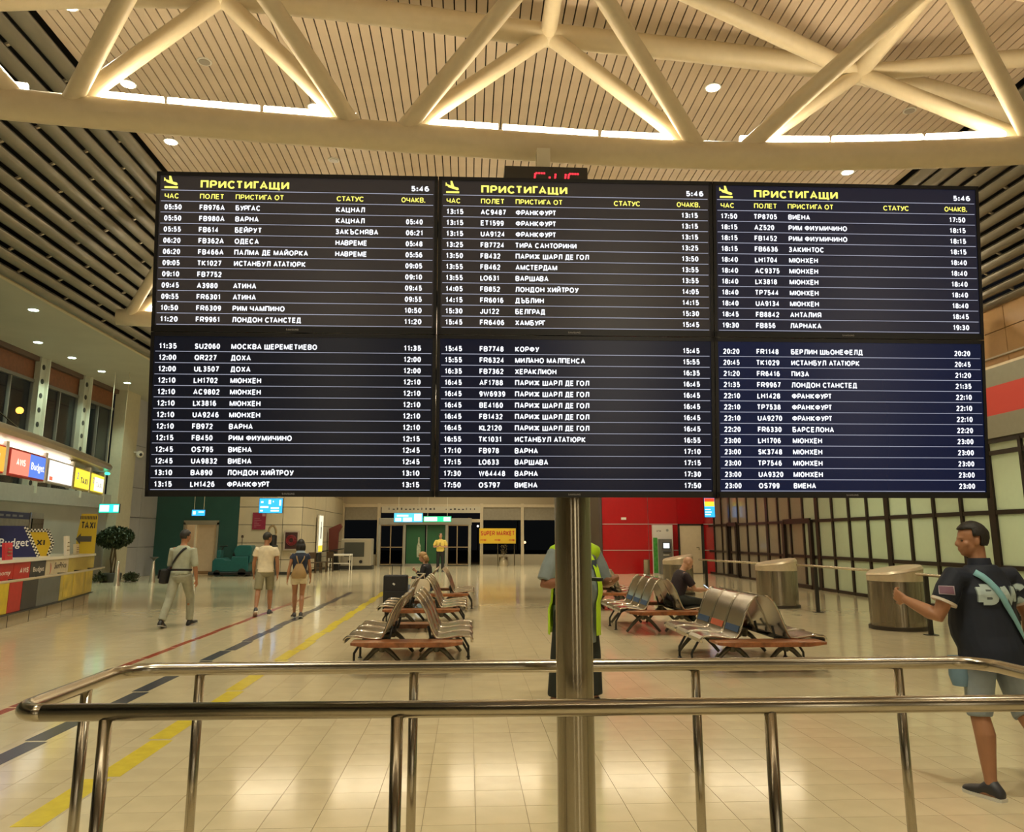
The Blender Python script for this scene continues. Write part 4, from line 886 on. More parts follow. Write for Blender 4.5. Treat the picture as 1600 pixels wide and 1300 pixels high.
for x, y, l, c in ((-11.6, 27.5, 'shiny conical bollard without a cap left of the ficus plants', 0), (-11.1, 29.2, 'shiny conical bollard with a dark dish cap right of the ficus', 1), (-13.0, 34.2, 'short shiny bollard at the foot of the pale stone wall', 0), (-9.0 - 1.95, 33.2, 'slim shiny bollard beside the floor scrubber', 0)):
    b = empty('conical_bollard', (x, y, 0), label=l, cat='bollard')
    MB().lathe((0, 0, 0), [(.11, 0), (.085, .2), (.045, .70), (.03, .76), (.01, .78)], 20).build('cone', bo_m, b, smooth=True)
    if c: MB().lathe((0, 0, .76), [(.03, 0), (.06, .06), (.16, .12), (.15, .13)], 20).build('cap', DARKMET, b, smooth=True)

# security camera on pilaster and dark slit
cc = empty('security_camera', (-12.83, 31.45, 4.75), label='small white dome camera high on the left pilaster', cat='camera')
MB().sph((0, 0, 0), .14).build('dome', WHITE, cc, smooth=True); MB().sph((.07, -.09, -.02), .06).build('lens', BLACK, cc, smooth=True); MB().bb(-.3, 0, -.04, .04, .05, .11).build('bracket', WHITE, cc)

# ------------------------------------------------------------------ car hire counter (left)
CP = [V((-7.62, 11.4)), V((-7.80, 13.0)), V((-8.05, 14.6)), V((-8.30, 16.1)), V((-8.58, 17.6)), V((-8.92, 19.1)), V((-9.28, 20.6))]
CL = [0]
for a, b in zip(CP, CP[1:]): CL.append(CL[-1] + (b - a).length)
def cpt(s, off=0):
    s = max(0, min(CL[-1] - 1e-6, s)); k = max(i for i in range(len(CP) - 1) if CL[i] <= s); t = (s - CL[k]) / (CL[k + 1] - CL[k])
    p = CP[k].lerp(CP[k + 1], t); d = (CP[k + 1] - CP[k]).normalized(); nrm = V((d.y, -d.x)); return p + nrm * off, d, nrm
def c_at_y(y):
    lo, hi = 0, CL[-1]
    for _ in range(40):
        m = (lo + hi) / 2
        if cpt(m)[0].y < y: lo = m
        else: hi = m
    return lo
def cslab(name, s0, s1, o0, o1, z0, z1, m, parent, lean=0, base=None, bevel=0):
    n = max(2, int((s1 - s0) / .4) + 1); vs = []; fs = []; B = base or V((0, 0, 0))
    for i in range(n):
        s = s0 + (s1 - s0) * i / (n - 1)
        for o, z in ((o0, z0), (o1, z0), (o1 + lean, z1), (o0 + lean, z1)):
            p, _, _ = cpt(s, o); vs.append(V((p.x, p.y, z)) - B)
    for i in range(n - 1):
        for k in range(4): a = i * 4 + k; b = i * 4 + (k + 1) % 4; fs.append((a, b, b + 4, a + 4))
    fs += [(3, 2, 1, 0), (4 * n - 4, 4 * n - 3, 4 * n - 2, 4 * n - 1)]
    return MB().add(vs, fs).build(name, m, parent, smooth=True, bevel=bevel)
CB = V((-8.4, 16, 0))
co = empty('car_hire_counter', CB, label='long curved service counter with coloured company panels on the left', cat='counter')
SE = CL[-1]
cslab('plinth', 0, SE, -.9, -.04, 0, .24, mat('plinth_beige', (.42, .36, .24), .4, noise=.06), co, base=CB)
for k in range(9): cslab('plinth_joint', SE * k / 9 + .5, SE * k / 9 + .515, -.04, -.035, .0, .24, DARKMET, co, base=CB)
cslab('body', 0, SE, -.8, -.03, .24, 1.13, mat('counter_body', (.4, .36, .25), .5), co, base=CB)
cslab('worktop', 0, SE + 0, -.9, .03, 1.13, 1.18, mat('worktop_pale', (.72, .70, .58), .35), co, base=CB)
cslab('lower_ledge', 0, SE, -.02, .045, .23, .255, DARKMET, co, base=CB)
yy = [11.4, 13.4, 14.8, 15.42, 16.2, 17.6, 20.6]; cols = {'yellow': (.62, .48, .02), 'red': (.45, .02, .015), 'dark': (.035, .035, .035), 'grey': (.11, .12, .115), 'old': (.48, .38, .07), 'cream': (.55, .48, .32)}
low = ['red', 'yellow', 'red', 'dark', 'grey', 'old']; upp = ['red', 'red', 'red', 'dark', 'cream', 'old']
yu = [11.4, 13.4, 14.9, 15.7, 16.55, 18.1, 20.6]
for k in range(6):
    s0, s1 = c_at_y(yy[k]) + .008, c_at_y(yy[k + 1]) - .008; cslab('company_panel', s0, s1, -.03, 0, .26, .80, mat('panel_' + low[k], cols[low[k]], .4, noise=.08), co, base=CB)
    s0, s1 = c_at_y(yu[k]) + .008, c_at_y(yu[k + 1]) - .008; cslab('company_panel', s0, s1, -.03, 0, .82, 1.125, mat('panel_' + upp[k], cols[upp[k]], .4, noise=.08), co, base=CB)
# worn yellow patches
for y0, y1 in ((17.85, 18.5), (18.65, 19.6), (19.8, 20.5)): cslab('taxi_panel', c_at_y(y0), c_at_y(y1), 0, .006, .30, .78, mat('taxi_yellow_worn', (.58, .44, .05), .4, noise=.25, nscale=3), co, base=CB)
MBr = MB(); MBr.tube([V((*cpt(SE * k / 14, .24)[0], .84)) - CB for k in range(15)], .024, 10); MBr.build('foot_rail', mat('rail_pale', (.66, .58, .42), .3, .6), co, smooth='all')
for k in range(7):
    p, d, nn = cpt(SE * (k + .5) / 7, 0); q = cpt(SE * (k + .5) / 7, .24)[0]
    MB().tube([V((p.x, p.y, .84)) - CB, V((q.x, q.y, .84)) - CB], .014, 8).build('rail_bracket', DARKMET, co)
def on_counter(s_mid, off, z, txt, cap, m, name='lettering', parent=None, base=None, wfit=None, italic=0, lean=0):
    vs, fs = text_geo(txt, cap, align='C', wfit=wfit, italic=italic); out = []
    for a, b in vs:
        p, _, _ = cpt(s_mid + a, off); out.append(V((p.x, p.y, z + b)) - (base or V((0, 0, 0))))
    return MB().add(out, fs).build(name, m, parent)
lw = mat('letter_white', (.75, .70, .62), .5); ld = mat('letter_dark', (.04, .03, .03), .5); lr = mat('letter_red', (.5, .05, .04), .5)
on_counter(c_at_y(14.35), .004, .93, 'economy', .075, lw, parent=co, base=CB, wfit=.85, italic=.2)
on_counter(c_at_y(15.4), .004, .93, 'AVIS', .10, lw, parent=co, base=CB, wfit=.42, italic=.15)
on_counter(c_at_y(16.15), .004, .93, 'Budget', .085, lw, parent=co, base=CB, wfit=.60)
on_counter(c_at_y(17.5), .004, .94, 'SurPrice', .12, ld, parent=co, base=CB, wfit=.85, italic=.1)
q = cpt(c_at_y(16.85), .004)[0]; 
on_counter(c_at_y(16.85), .004, .90, ')', .16, lr, parent=co, base=CB, wfit=.09)
# things standing on the worktop
def stand_on(s, off): p, d, nn = cpt(s, off); return p, math.atan2(d.y, d.x)
bs = empty('company_sign', (-8.74, 17.0, 1.18), R(50), label='navy blue slanted sign board standing on the service counter', cat='sign')
MB().prism([(-1.25, 0), (0, 0), (-.16, .31), (-.32, .62), (-1.25, .62)], -.02, .02).build('board', mat('sign_navy', (.018, .022, .10), .35), bs)
put_text(MB(), 'Budget', -.80, .22, .15, y=-.024, wfit=.54).build('lettering', mat('sign_lettering', (.8, .8, .8), .5), bs)
ts = empty('taxi_sign', (-8.98, 17.9, 1.18), R(48), label='yellow slanted taxi sign with chequered border behind the navy board', cat='sign')
MB().prism([(-.70, 0), (-.04, 0), (.03, .27), (-.10, .57), (-.70, .57)], -.015, .015).build('board', mat('taxi_yellow', (.62, .42, .02), .4), ts)
ck1, ck2 = mat('check_black', (.02, .02, .02), .5), mat('check_white', (.75, .72, .62), .5)
cb = MB(); cw = MB()
def chk(path, w=.05, rows=2):
    for (x0, z0), (x1, z1) in zip(path, path[1:]):
        L = math.hypot(x1 - x0, z1 - z0); nn_ = max(1, int(L / w)); dx, dz = (x1 - x0) / L, (z1 - z0) / L; px_, pz_ = -dz, dx
        for i in range(nn_):
            for r in range(rows):
                t = i * L / nn_; t1 = (i + 1) * L / nn_
                c = [(x0 + dx * u + px_ * v * w, z0 + dz * u + pz_ * v * w) for u, v in ((t, r), (t1, r), (t1, r + 1), (t, r + 1))]
                (cb if (i + r) % 2 else cw).prism(c, -.024, -.016)
chk([(-.04, .0), (.03, .27), (-.10, .57)], w=.032); chk([(-.10, .57), (-.70, .57)], w=.032); 
cb.build('black_checks', ck1, ts); cw.build('white_checks', ck2, ts)
put_text(MB(), 'TAXI', -.56, .22, .13, y=-.018, wfit=.40).build('lettering', ck1, ts)
cb = MB(); cw = MB(); chk([(0, .0), (-.16, .31), (-.32, .62)], w=.034); cb.build('black_checks', ck1, bs); cw.build('white_checks', ck2, bs)
def leaflet(y, off, w, h, label, colr=(.75, .70, .58), name='leaflet_stand'):
    p, a = stand_on(c_at_y(y), off); g = empty(name, (p.x, p.y, 1.18), a, label=label, cat='leaflet')
    MB().box((0, 0, h / 2), (w, .05, h), Matrix.Rotation(-.1, 3, 'X')).build('card', mat('card_%.2f' % colr[1], colr, .5), g)
    m = MB()
    for k in range(3): m.bb(-w * .25, w * .25, -.05, -.034, h * (.25 + .2 * k), h * (.30 + .2 * k))
    m.build('printing', mat('card_print', (.3, .22, .12), .5), g)
leaflet(18.3, -.12, .30, .42, 'tall white leaflet holder standing on the counter top')
leaflet(19.3, -.15, .34, .24, 'low cream leaflet card on the counter near the yellow poster', (.74, .64, .42))
leaflet(14.75, -.08, .34, .30, 'red card with white print standing on the counter edge', (.55, .03, .04))
p, a = stand_on(c_at_y(19.4), -.75)
tp = empty('taxi_poster', (-9.42, 20.35, 1.18), .42, label='tall yellow taxi poster with a black arrow behind the counter end', cat='poster')
MB().prism([(-.42, 0), (.46, 0), (.46, 1.35), (.40, 1.42), (-.30, 1.42), (-.42, .6)], -.02, .02).build('sheet', mat('poster_yellow', (.62, .45, .02), .4), tp)
put_text(MB(), 'TAXI', .06, .88, .26, y=-.026, align='C', wfit=.62).build('lettering', ck1, tp)
MB().prism([(-.46, .52), (-.24, .72), (-.24, .62), (.26, .62), (.26, .42), (-.24, .42), (-.24, .32)][::-1], -.028, -.022).build('arrow', mat('arrow_dark', (.07, .065, .05), .5), tp)
m = MB()
for k in range(11): m.bb(-.34 + k * .07, -.30 + k * .07, -.026, -.02, 1.22, 1.34)
m.build('chequer_print', ck1, tp); tp.scale = (.48, 1, .68)
# back cabinets and partition behind the counter
bk = empty('back_partition', (-11.2, 20.5, 0), R(8), label='grey partition board with a navy header behind the counter', cat='partition')
MB().bb(-.04, .04, -2.6, 1.6, 0, 2.2).build('board', mat('partition_grey', (.36, .37, .36), .5, noise=.1), bk)
MB().bb(.04, .06, -2.6, .6, 2.02, 2.18).build('navy_header', mat('header_navy', (.02, .025, .12), .4), bk)
m = MB(); 
for k in range(5): m.bb(.06, .065, -1.6 + k * .38, -1.35 + k * .38, 2.07, 2.12)
m.build('header_print', mat('header_print', (.3, .32, .4), .5), bk)
MB().bb(.04, .06, .65, .72, 0, 2.2).build('post', STEEL, bk)
MB().bb(.04, .07, .8, 1.55, .3, 2.05).build('dark_pane', DARKGLASS, bk)
hg = empty('planter_hedge', (-10.9, 16.1, 0), label='dark green artificial hedge behind the navy sign board', cat='plant')
MB().bb(-.2, .2, -1.4, 1.4, 0, 1.5).build('planter_box', DARKMET, hg)
lf = MB()
for k in range(900): lf.box((random.uniform(-.25, .25), random.uniform(-1.4, 1.4), random.uniform(1.5, 1.88)), (.10, .04, .008), Matrix.Rotation(random.uniform(0, 6), 3, 'Z') @ Matrix.Rotation(random.uniform(-1, 1), 3, 'Y'))
tag(lf.build('foliage', mat('hedge_leaf', (.03, .05, .015), .5, noise=.4), hg), kind='stuff')
# monitor and chair clutter behind counter
for y, l in ((13.6, 'dark monitor on the counter left of the navy sign'),):
    p, a = stand_on(c_at_y(y), -.5); g = empty('desk_monitor', (p.x, p.y, 1.18), a, label=l, cat='monitor')
    MB().bb(-.25, .25, -.02, .02, .12, .45).build('screen', BLACK, g); MB().bb(-.03, .03, -.02, .02, 0, .14).build('stem', BLACK, g); MB().bb(-.12, .12, -.08, .08, 0, .015).build('base', BLACK, g)

# canopy with lit company signs
def kslab(name, s0, s1, o0, o1, z0, z1, m, parent, base, bevel=0): return cslab(name, s0, s1, o0, o1, z0, z1, m, parent, base=base, bevel=bevel)
_cp, _cl = CP, CL
CP = [V((-7.9, 11.0)), V((-8.15, 13.0)), V((-8.42, 14.6)), V((-8.72, 16.4)), V((-9.10, 18.4)), V((-9.55, 20.4)), V((-10.08, 22.7))]
CL = [0]
for a, b in zip(CP, CP[1:]): CL.append(CL[-1] + (b - a).length)
KB = V((-9, 17, 3.4)); ca = empty('counter_canopy', KB, label='long rolled metal canopy above the service counter', cat='canopy'); SE2 = CL[-1]
n = 24; rings = []
prof = [(-.30, .0), (-.05, .0), (.06, .05), (.10, .13), (.06, .21), (-.05, .27), (-.30, .27)]
vs = []; fs = []
for i in range(n):
    for o, z in prof: p, _, _ = cpt(SE2 * i / (n - 1), o); vs.append(V((p.x, p.y, 3.36 + z)) - KB)
L = len(prof)
for i in range(n - 1):
    for k in range(L): a = i * L + k; b = i * L + (k + 1) % L; fs.append((a, b, b + L, a + L))
fs += [tuple(range(L - 1, -1, -1)), tuple((n - 1) * L + k for k in range(L))]
MB().add(vs, fs).build('rolled_fascia', mat('canopy_metal', (.42, .35, .24), .3, .5, noise=.06), ca, smooth=True)
cslab('soffit_board', 0, SE2, -1.0, -.3, 3.38, 3.42, mat('canopy_soffit', (.4, .36, .26), .5), ca, base=KB)
for k in range(6):
    p, d, nn = cpt(SE2 * (k + .5) / 6, -.9)
    MB().tube([V((p.x, p.y, 3.42)) - KB, V((WL + .1, p.y + .2, 5.4)) - KB], .02, 6).build('tie_rod', STEEL, ca)
cslab('lamp_strip', c_at_y(11.5), c_at_y(19.0), -.16, -.08, 3.27, 3.34, glow('canopy_lamp', (1, .86, .66), 3.2), ca, base=KB)
sy = [(12.2, 14.05, 'orange'), (14.2, 15.0, 'x1'), (15.22, 17.2, 'pb'), (17.45, 19.3, 'white'), (19.55, 20.95, 'taxi'), (21.05, 22.45, 'taxi2')]
def litsign(y0, y1, kind, label):
    z0, z1 = 2.72, 3.22; s0, s1 = c_at_y(y0), c_at_y(y1); p = cpt((s0 + s1) / 2)[0]; B = V((p.x, p.y, z0)); g = empty('company_lightbox', B, label=label, cat='lightbox', group='lit company signs under the canopy')
    fcol = {'orange': (.6, .03, .02), 'pb': (.5, .04, .03), 'white': (.45, .42, .36), 'taxi': (.5, .42, .1), 'taxi2': (.5, .42, .1)}[kind]
    cslab('case', s0, s1, -.16, -.02, z0, z1, mat('case_' + kind, fcol, .5), g, base=B)
    i0_, i1_ = s0 + .03, s1 - .03
    if kind == 'orange':
        cslab('lit_face', i0_, i1_, -.02, 0, z0 + .03, z1 - .03, glow('face_orange', (1, .42, .05), 1.3), g, base=B)
        cslab('pale_print', i0_ + .3, i1_ - .25, 0, .004, z0 + .16, z1 - .16, glow('face_print', (1, .95, .75), 1.5), g, base=B)
    elif kind == 'pb':
        mid = (i0_ + i1_) / 2
        cslab('lit_face', i0_, mid, -.02, 0, z0 + .03, z1 - .03, glow('face_pink', (1, .30, .20), 1.1), g, base=B)
        cslab('lit_face', mid, i1_, -.02, 0, z0 + .03, z1 - .03, glow('face_blue', (.12, .26, .85), 1.1), g, base=B)
        on_counter((i0_ + mid) / 2, .006, z0 + .20, 'AVIS', .13, glow('face_print', (1, 1, 1), 1.5), parent=g, base=B, wfit=.45)
        on_counter((i1_ + mid) / 2, .006, z0 + .18, 'Budget', .14, glow('face_print', (1, 1, 1), 1.5), parent=g, base=B, wfit=.75)
    elif kind == 'white':
        cslab('lit_face', i0_, i1_, -.02, 0, z0 + .03, z1 - .03, glow('face_white', (1, .97, .85), 1.4), g, base=B)
        cslab('red_mark', i0_ + .02, i0_ + .22, 0, .004, z0 + .05, z0 + .13, glow('mark_red', (1, .2, .1), 1), g, base=B)
    else:
        cslab('lit_face', i0_, i1_, -.02, 0, z0 + .03, z1 - .03, glow('face_yellow', (1, .80, .06), 1.25), g, base=B)
        if kind == 'taxi2': cslab('pale_print', i0_ + .3, i1_ - .05, 0, .004, z0 + .05, z1 - .10, glow('face_print', (1, 1, .9), 1.5), g, base=B)
        dk = glow('face_dark_print', (.08, .07, .12), .6)
        on_counter((i0_ + i1_) / 2 + .12, .008, z0 + .13, 'TAXI', .16, dk if kind == 'taxi' else glow('face_grey', (.5, .5, .45), 1), parent=g, base=B, wfit=.7)
        on_counter(i0_ + .16, .008, z0 + .22, '2', .16, glow('face_violet', (.25, .2, .6), .9), parent=g, base=B, wfit=.14)
    cslab('spacer', s1 + .02, s1 + .16, -.14, -.02, z0 - .02, z1 + .1, WHITE, g, base=B)
litsign(12.2, 14.9, 'orange', 'orange lightbox with red border leftmost under the canopy')
litsign(15.15, 17.0, 'pb', 'half pink half blue lightbox under the canopy')
litsign(17.25, 19.0, 'white', 'plain white lightbox in the middle of the canopy row')
litsign(19.25, 20.65, 'taxi', 'yellow taxi lightbox next to the white one')
litsign(20.85, 22.3, 'taxi2', 'yellow and white taxi lightbox at the canopy end')
p = cpt(SE2 - .2, .02)[0]; tag(MB().sph((0, 0, 0), (.05, .14, .04)).build('indicator_lamp', glow('green_dot', (.05, 1, .5), 2.5), loc=(p.x, p.y, 3.31)), 'small green lamp under the canopy tip', 'lamp')
# lamp seen through the left windows
lamp_dot('street_lamp', (-17.6, 31.5, 6.45), .14, (1, .36, .05), 5, 'bright orange street lamp seen through the left windows')
# ------------------------------------------------------------------ people
DOWN = V((0, 0, -1))
def vox(mb, name, m, parent, size, smooth=5, fac=.5):
    o = mb.build(name + '_raw', m, parent)
    r = o.modifiers.new('r', 'REMESH'); r.mode = 'VOXEL'; r.voxel_size = size; r.use_smooth_shade = True
    q = o.modifiers.new('s', 'SMOOTH'); q.factor = fac; q.iterations = smooth
    dg = bpy.context.evaluated_depsgraph_get(); me = bpy.data.meshes.new_from_object(o.evaluated_get(dg)); old = o.data
    me.name = name; bpy.data.objects.remove(o); bpy.data.meshes.remove(old)
    me.materials.clear(); me.materials.append(m); me.polygons.foreach_set('use_smooth', [True] * len(me.polygons))
    return link(name, me, parent)
SK = {'fair': (.50, .27, .16), 'tan': (.36, .17, .085), 'dark': (.24, .10, .05)}
def D(fwd=0, out=0, side=1):          # limb direction: 0,0 is straight down; fwd and out in degrees
    f, o = R(fwd), R(out); return V((side * math.sin(o), math.sin(f) * math.cos(o), -math.cos(f) * math.cos(o))).normalized()
def human(label, loc, heading, H, P, fit, vs=.010, group=None, name='person'):
    """P: lean, twist, head=(yaw, pitch), legs {L,R: (thigh_fwd, out, shin_fwd, foot_pitch)}, arms {L,R: (upper V, fore V, palm V)}, seat z"""
    s = H / 1.75; root = empty(name, loc, R(heading), label, 'person', group)
    skin = mat('skin_' + fit['skin'], SK[fit['skin']], .5, noise=.06, nscale=12)
    fat = fit.get('fat', 1.0); fem = fit.get('fem', False)
    sw = (.165 if fem else .195) * (1 + (fat - 1) * .35)
    legs = {}
    for k, sd in (('L', -1), ('R', 1)):
        tf, to, sf, fp = P['legs'][k]
        hip = V((sd * .092, 0, 0)); knee = hip + D(tf, to, sd) * .435; ank = knee + D(sf, to * .4, sd) * .415
        legs[k] = [hip, knee, ank, fp]
    zmin = min(l[2].z - .085 - max(0, .10 * math.sin(R(-l[3]))) for l in legs.values())
    hz = P['seat'] / s + .10 if 'seat' in P else -zmin
    if 'seat' in P: hz = P['seat'] / s + .105
    pel = V((0, 0, hz)); T = Matrix.Rotation(R(-P.get('lean', 0)), 3, 'X') @ Matrix.Rotation(R(P.get('side', 0)), 3, 'Y'); TW = Matrix.Rotation(R(P.get('twist', 0)), 3, 'Z')
    def tor(x, y, z, tw=1): q = V((x, y, z)); q = TW @ q if tw and z > .2 else q; return (pel + T @ q) * s
    UX = T @ TW @ V((1, 0, 0)); UY = T @ TW @ V((0, 1, 0)); U0 = T @ V((1, 0, 0)); V0 = T @ V((0, 1, 0))
    bel = (fat - 1)
    prof = [(-.13, .05, .05, 0), (-.09, .135, .10, -.01), (-.02, .165 + bel * .05, .122 + bel * .08, -.01), (.06, .155 + bel * .09, .112 + bel * .12, bel * .04), (.14, (.135 if fem else .145) + bel * .11, .105 + bel * .14, bel * .06), (.24, .150 + bel * .08, .112 + bel * .10, .005 + bel * .04), (.34, .165 + bel * .05, .118 + bel * .06, .005), (.42, .160, .108, -.005), (.48, .125, .085, -.012), (.52, .075, .065, -.01), (.55, .055, .055, -.005)]
    def torso(mb, off, z0=-.2, z1=.6, n=20):
        rg = []
        for z, a, b, y in prof:
            if z < z0 - .001 or z > z1: continue
            u, v = (UX, UY) if z > .2 else (U0, V0); rg.append((tor(0, y, z), u * (a + off) * s, v * (b + off) * s))
        mb.loft(rg, n)
    sho = {k: tor(sd * sw, -.005, .445) for k, sd in (('L', -1), ('R', 1))}
    arms = {}
    for k in 'LR':
        u, f, pn = [V(q).normalized() for q in P['arms'][k]]
        el = sho[k] + u * .285 * s; wr = el + f * .245 * s; arms[k] = (sho[k], el, wr, f, pn)
    # body: one continuous mesh
    b = MB(); torso(b, -.006)
    hy, hp = P.get('head', (0, 0)); NB = tor(0, -.005, .52); HR = (T @ TW @ Matrix.Rotation(R(hy), 3, 'Z') @ Matrix.Rotation(R(-hp), 3, 'X'))
    if P.get('lean', 0) > 12: HR = Matrix.Rotation(R(-P['lean'] * .5), 3, 'X') @ Matrix.Rotation(R(hy), 3, 'Z') @ Matrix.Rotation(R(-hp), 3, 'X')
    nk = (T @ V((0, .015, .075))) * s; HC = NB + nk + HR @ V((0, .018, .088)) * s
    b.tube([NB - nk * .5, NB + nk * .6, HC - HR @ V((0, .025, .05)) * s], [.062 * s, .054 * s, .052 * s], 14, rounded=True)
    hs = s * fit.get('head', 1.0)
    def hp_(x, y, z): return HC + HR @ (V((x, y, z)) * hs)
    b.sph(hp_(0, -.012, .028), (.074 * hs, .094 * hs, .092 * hs), HR)
    b.sph(hp_(0, .018, -.030), (.060 * hs, .072 * hs, .080 * hs), HR)
    b.sph(hp_(0, .052, -.078), (.030 * hs, .030 * hs, .026 * hs), HR, 10, 7)     # chin
    b.sph(hp_(0, .070, .018), (.048 * hs, .018 * hs, .016 * hs), HR, 10, 7)      # brow
    b.loft([(hp_(0, .082, .010), HR @ V((.007, 0, 0)) * hs, HR @ V((0, .008, .004)) * hs), (hp_(0, .098, -.018), HR @ V((.012, 0, 0)) * hs, HR @ V((0, .012, .006)) * hs), (hp_(0, .096, -.032), HR @ V((.016, 0, 0)) * hs, HR @ V((0, .012, .004)) * hs), (hp_(0, .082, -.038), HR @ V((.012, 0, 0)) * hs, HR @ V((0, .010, .002)) * hs)], 10)
    b.sph(hp_(0, .084, -.052), (.022 * hs, .010 * hs, .006 * hs), HR, 8, 6); b.sph(hp_(0, .082, -.062), (.019 * hs, .010 * hs, .007 * hs), HR, 8, 6)
    for sd in (-1, 1):
        b.sph(hp_(sd * .074, -.008, -.008), (.010 * hs, .020 * hs, .032 * hs), HR @ Matrix.Rotation(sd * .3, 3, 'Z'), 10, 7)
        b.sph(hp_(sd * .042, .052, -.022), (.024 * hs, .022 * hs, .022 * hs), HR, 8, 6)
    for k, sd in (('L', -1), ('R', 1)):
        sh, el, wr, f, pn = arms[k]
        b.tube([sh + (tor(0, 0, .445) - sh) * .2, sh, sh.lerp(el, .3), sh.lerp(el, .75), el, el.lerp(wr, .25), el.lerp(wr, .7), wr], [q * s * (.92 if fem else 1 + (fat - 1) * .3) for q in (.052, .052, .048, .041, .038, .042, .033, .025)], 12, rounded=True)
        # hand: palm, four fingers, thumb
        lat = f.cross(pn).normalized(); hs2 = s * (.9 if fem else 1)
        pc = wr + f * .05 * hs2
        b.loft([(wr - f * .01, lat * .026 * hs2, pn * .020 * hs2), (wr + f * .03 * hs2, lat * .038 * hs2, pn * .016 * hs2), (wr + f * .085 * hs2, lat * .042 * hs2, pn * .013 * hs2), (wr + f * .095 * hs2, lat * .036 * hs2, pn * .009 * hs2)], 12)
        cu = P.get('curl', {}).get(k, 30)
        for i, (o_, L) in enumerate(((-.033, .070), (-.011, .080), (.011, .076), (.032, .060))):
            p0 = wr + f * .080 * hs2 + lat * o_ * hs2; a1 = R(cu * .5); a2 = R(cu * 1.6)
            p1 = p0 + (f * math.cos(a1) + pn * math.sin(a1) + lat * o_ * 1.2) * L * .5 * hs2; p2 = p1 + (f * math.cos(a2) + pn * math.sin(a2)) * L * .5 * hs2
            b.tube([p0 - f * .02, p0, p1, p2], [.0095 * hs2, .0092 * hs2, .0085 * hs2, .007 * hs2], 8, rounded=True)
        th = lat * P.get('thumb', {}).get(k, -sd)
        p0 = wr + f * .025 * hs2 + th * .026 * hs2; p1 = p0 + (f * .7 + th * .75 + pn * .35).normalized() * .042 * hs2; p2 = p1 + (f * .95 + th * .15 + pn * .3).normalized() * .032 * hs2
        b.tube([p0, p1, p2], [.014 * hs2, .011 * hs2, .009 * hs2], 8, rounded=True)
    jl = {}
    for k, sd in (('L', -1), ('R', 1)):
        hip, knee, ank, fp = legs[k]; hip, knee, ank = [(pel + q) * s for q in (hip, knee, ank)]; jl[k] = (hip, knee, ank, fp)
        sd_ = (ank - knee).normalized(); back = V((0, -1, 0)) * .018 * s
        b.tube([hip + V((0, 0, .02)), hip.lerp(knee, .3), hip.lerp(knee, .75), knee, knee.lerp(ank, .28) + back, knee.lerp(ank, .6) + back * .4, knee.lerp(ank, .9), ank], [q * s * (1 + (fat - 1) * .25) for q in (.085, .080, .060, .052, .056, .045, .034, .034)], 14, rounded=True)
        FR = Matrix.Rotation(R(P.get('toe', 8) * -sd), 3, 'Z') @ Matrix.Rotation(R(fp), 3, 'X')
        b.loft([(ank + FR @ V((0, y, z)) * s, FR @ V((a, 0, 0)) * s, FR @ V((0, 0, c)) * s) for y, z, a, c in ((-.055, -.045, .02, .02), (-.04, -.045, .032, .035), (0, -.04, .035, .04), (.07, -.052, .042, .026), (.14, -.06, .045, .018), (.18, -.062, .03, .012))], 12)
    body = vox(b, 'body', skin, root, vs * s, 3, .4)
    # clothes
    def upper(name, m, off, hem, sleeve, kinds='LR', neck=.505, flare=0):
        c = MB(); rg = []
        for z, a, b_, y in prof:
            if z < -.05 or z > neck + .03: continue
            u, v = (UX, UY) if z > .2 else (U0, V0); rg.append((tor(0, y, z), u * (a + off) * s, v * (b_ + off) * s))
        z, a, b_, y = prof[2]; hb_ = (tor(0, y, hem, 0), U0 * (a + off + flare) * s, V0 * (b_ + off + flare) * s)
        c.loft([hb_] + rg, 22)
        for k in kinds:
            sh, el, wr, f, pn = arms[k]; inn = tor(0, 0, .43)
            if sleeve <= 1: pts = [sh + (inn - sh) * .45 + DOWN * .01, sh + DOWN * .006, sh.lerp(el, sleeve * .5), sh.lerp(el, sleeve)]; rr = [.060, .062, .066, .064]
            else: pts = [sh + (inn - sh) * .45 + DOWN * .01, sh + DOWN * .006, sh.lerp(el, .5), el, el.lerp(wr, sleeve - 1)]; rr = [.060, .062, .058, .054, .048]
            c.tube(pts, [q * s * (.88 if fem else 1 + (fat - 1) * .35) + off * .2 for q in rr], 14)
        return vox(c, name, m, root, vs * s * 1.05, 4, .5)
    def lower(name, m, off, frac, top=.10):
        c = MB(); rg = [(tor(0, prof[i][3], z, 0), U0 * (a + off) * s, V0 * (b_ + off) * s) for i, z, a, b_ in ((2, top, prof[3][1], prof[3][2]), (2, .03, prof[3][1], prof[3][2]), (2, -.03, prof[2][1], prof[2][2]), (1, -.09, .145, .11), (1, -.13, .09, .08))]
        c.loft(rg[::-1], 22)
        for k in 'LR':
            hip, knee, ank, fp = jl[k]
            if frac <= 1: pts = [hip + V((0, 0, .02)), hip.lerp(knee, frac * .5), hip.lerp(knee, frac)]; rr = [.098, .094, .084 if frac > .7 else .092]
            else: pts = [hip + V((0, 0, .02)), hip.lerp(knee, .4), knee, knee.lerp(ank, (frac - 1) * .5), knee.lerp(ank, frac - 1)]; rr = [.096, .088, .070, .066, .062]
            c.tube(pts, [q * s * (1 + (fat - 1) * .25) + off * .3 for q in rr], 16)
        return vox(c, name, m, root, vs * s * 1.05, 4, .5)
    parts = {}
    for kind, nm, colr, *a in fit['clothes']:
        m = mat('cloth_%s_%.3f_%.3f' % (nm, colr[0], colr[2]), colr, .75, noise=.10, nscale=10, bump=.25)
        parts[nm] = (upper if kind == 'U' else lower)(nm, m, *a)
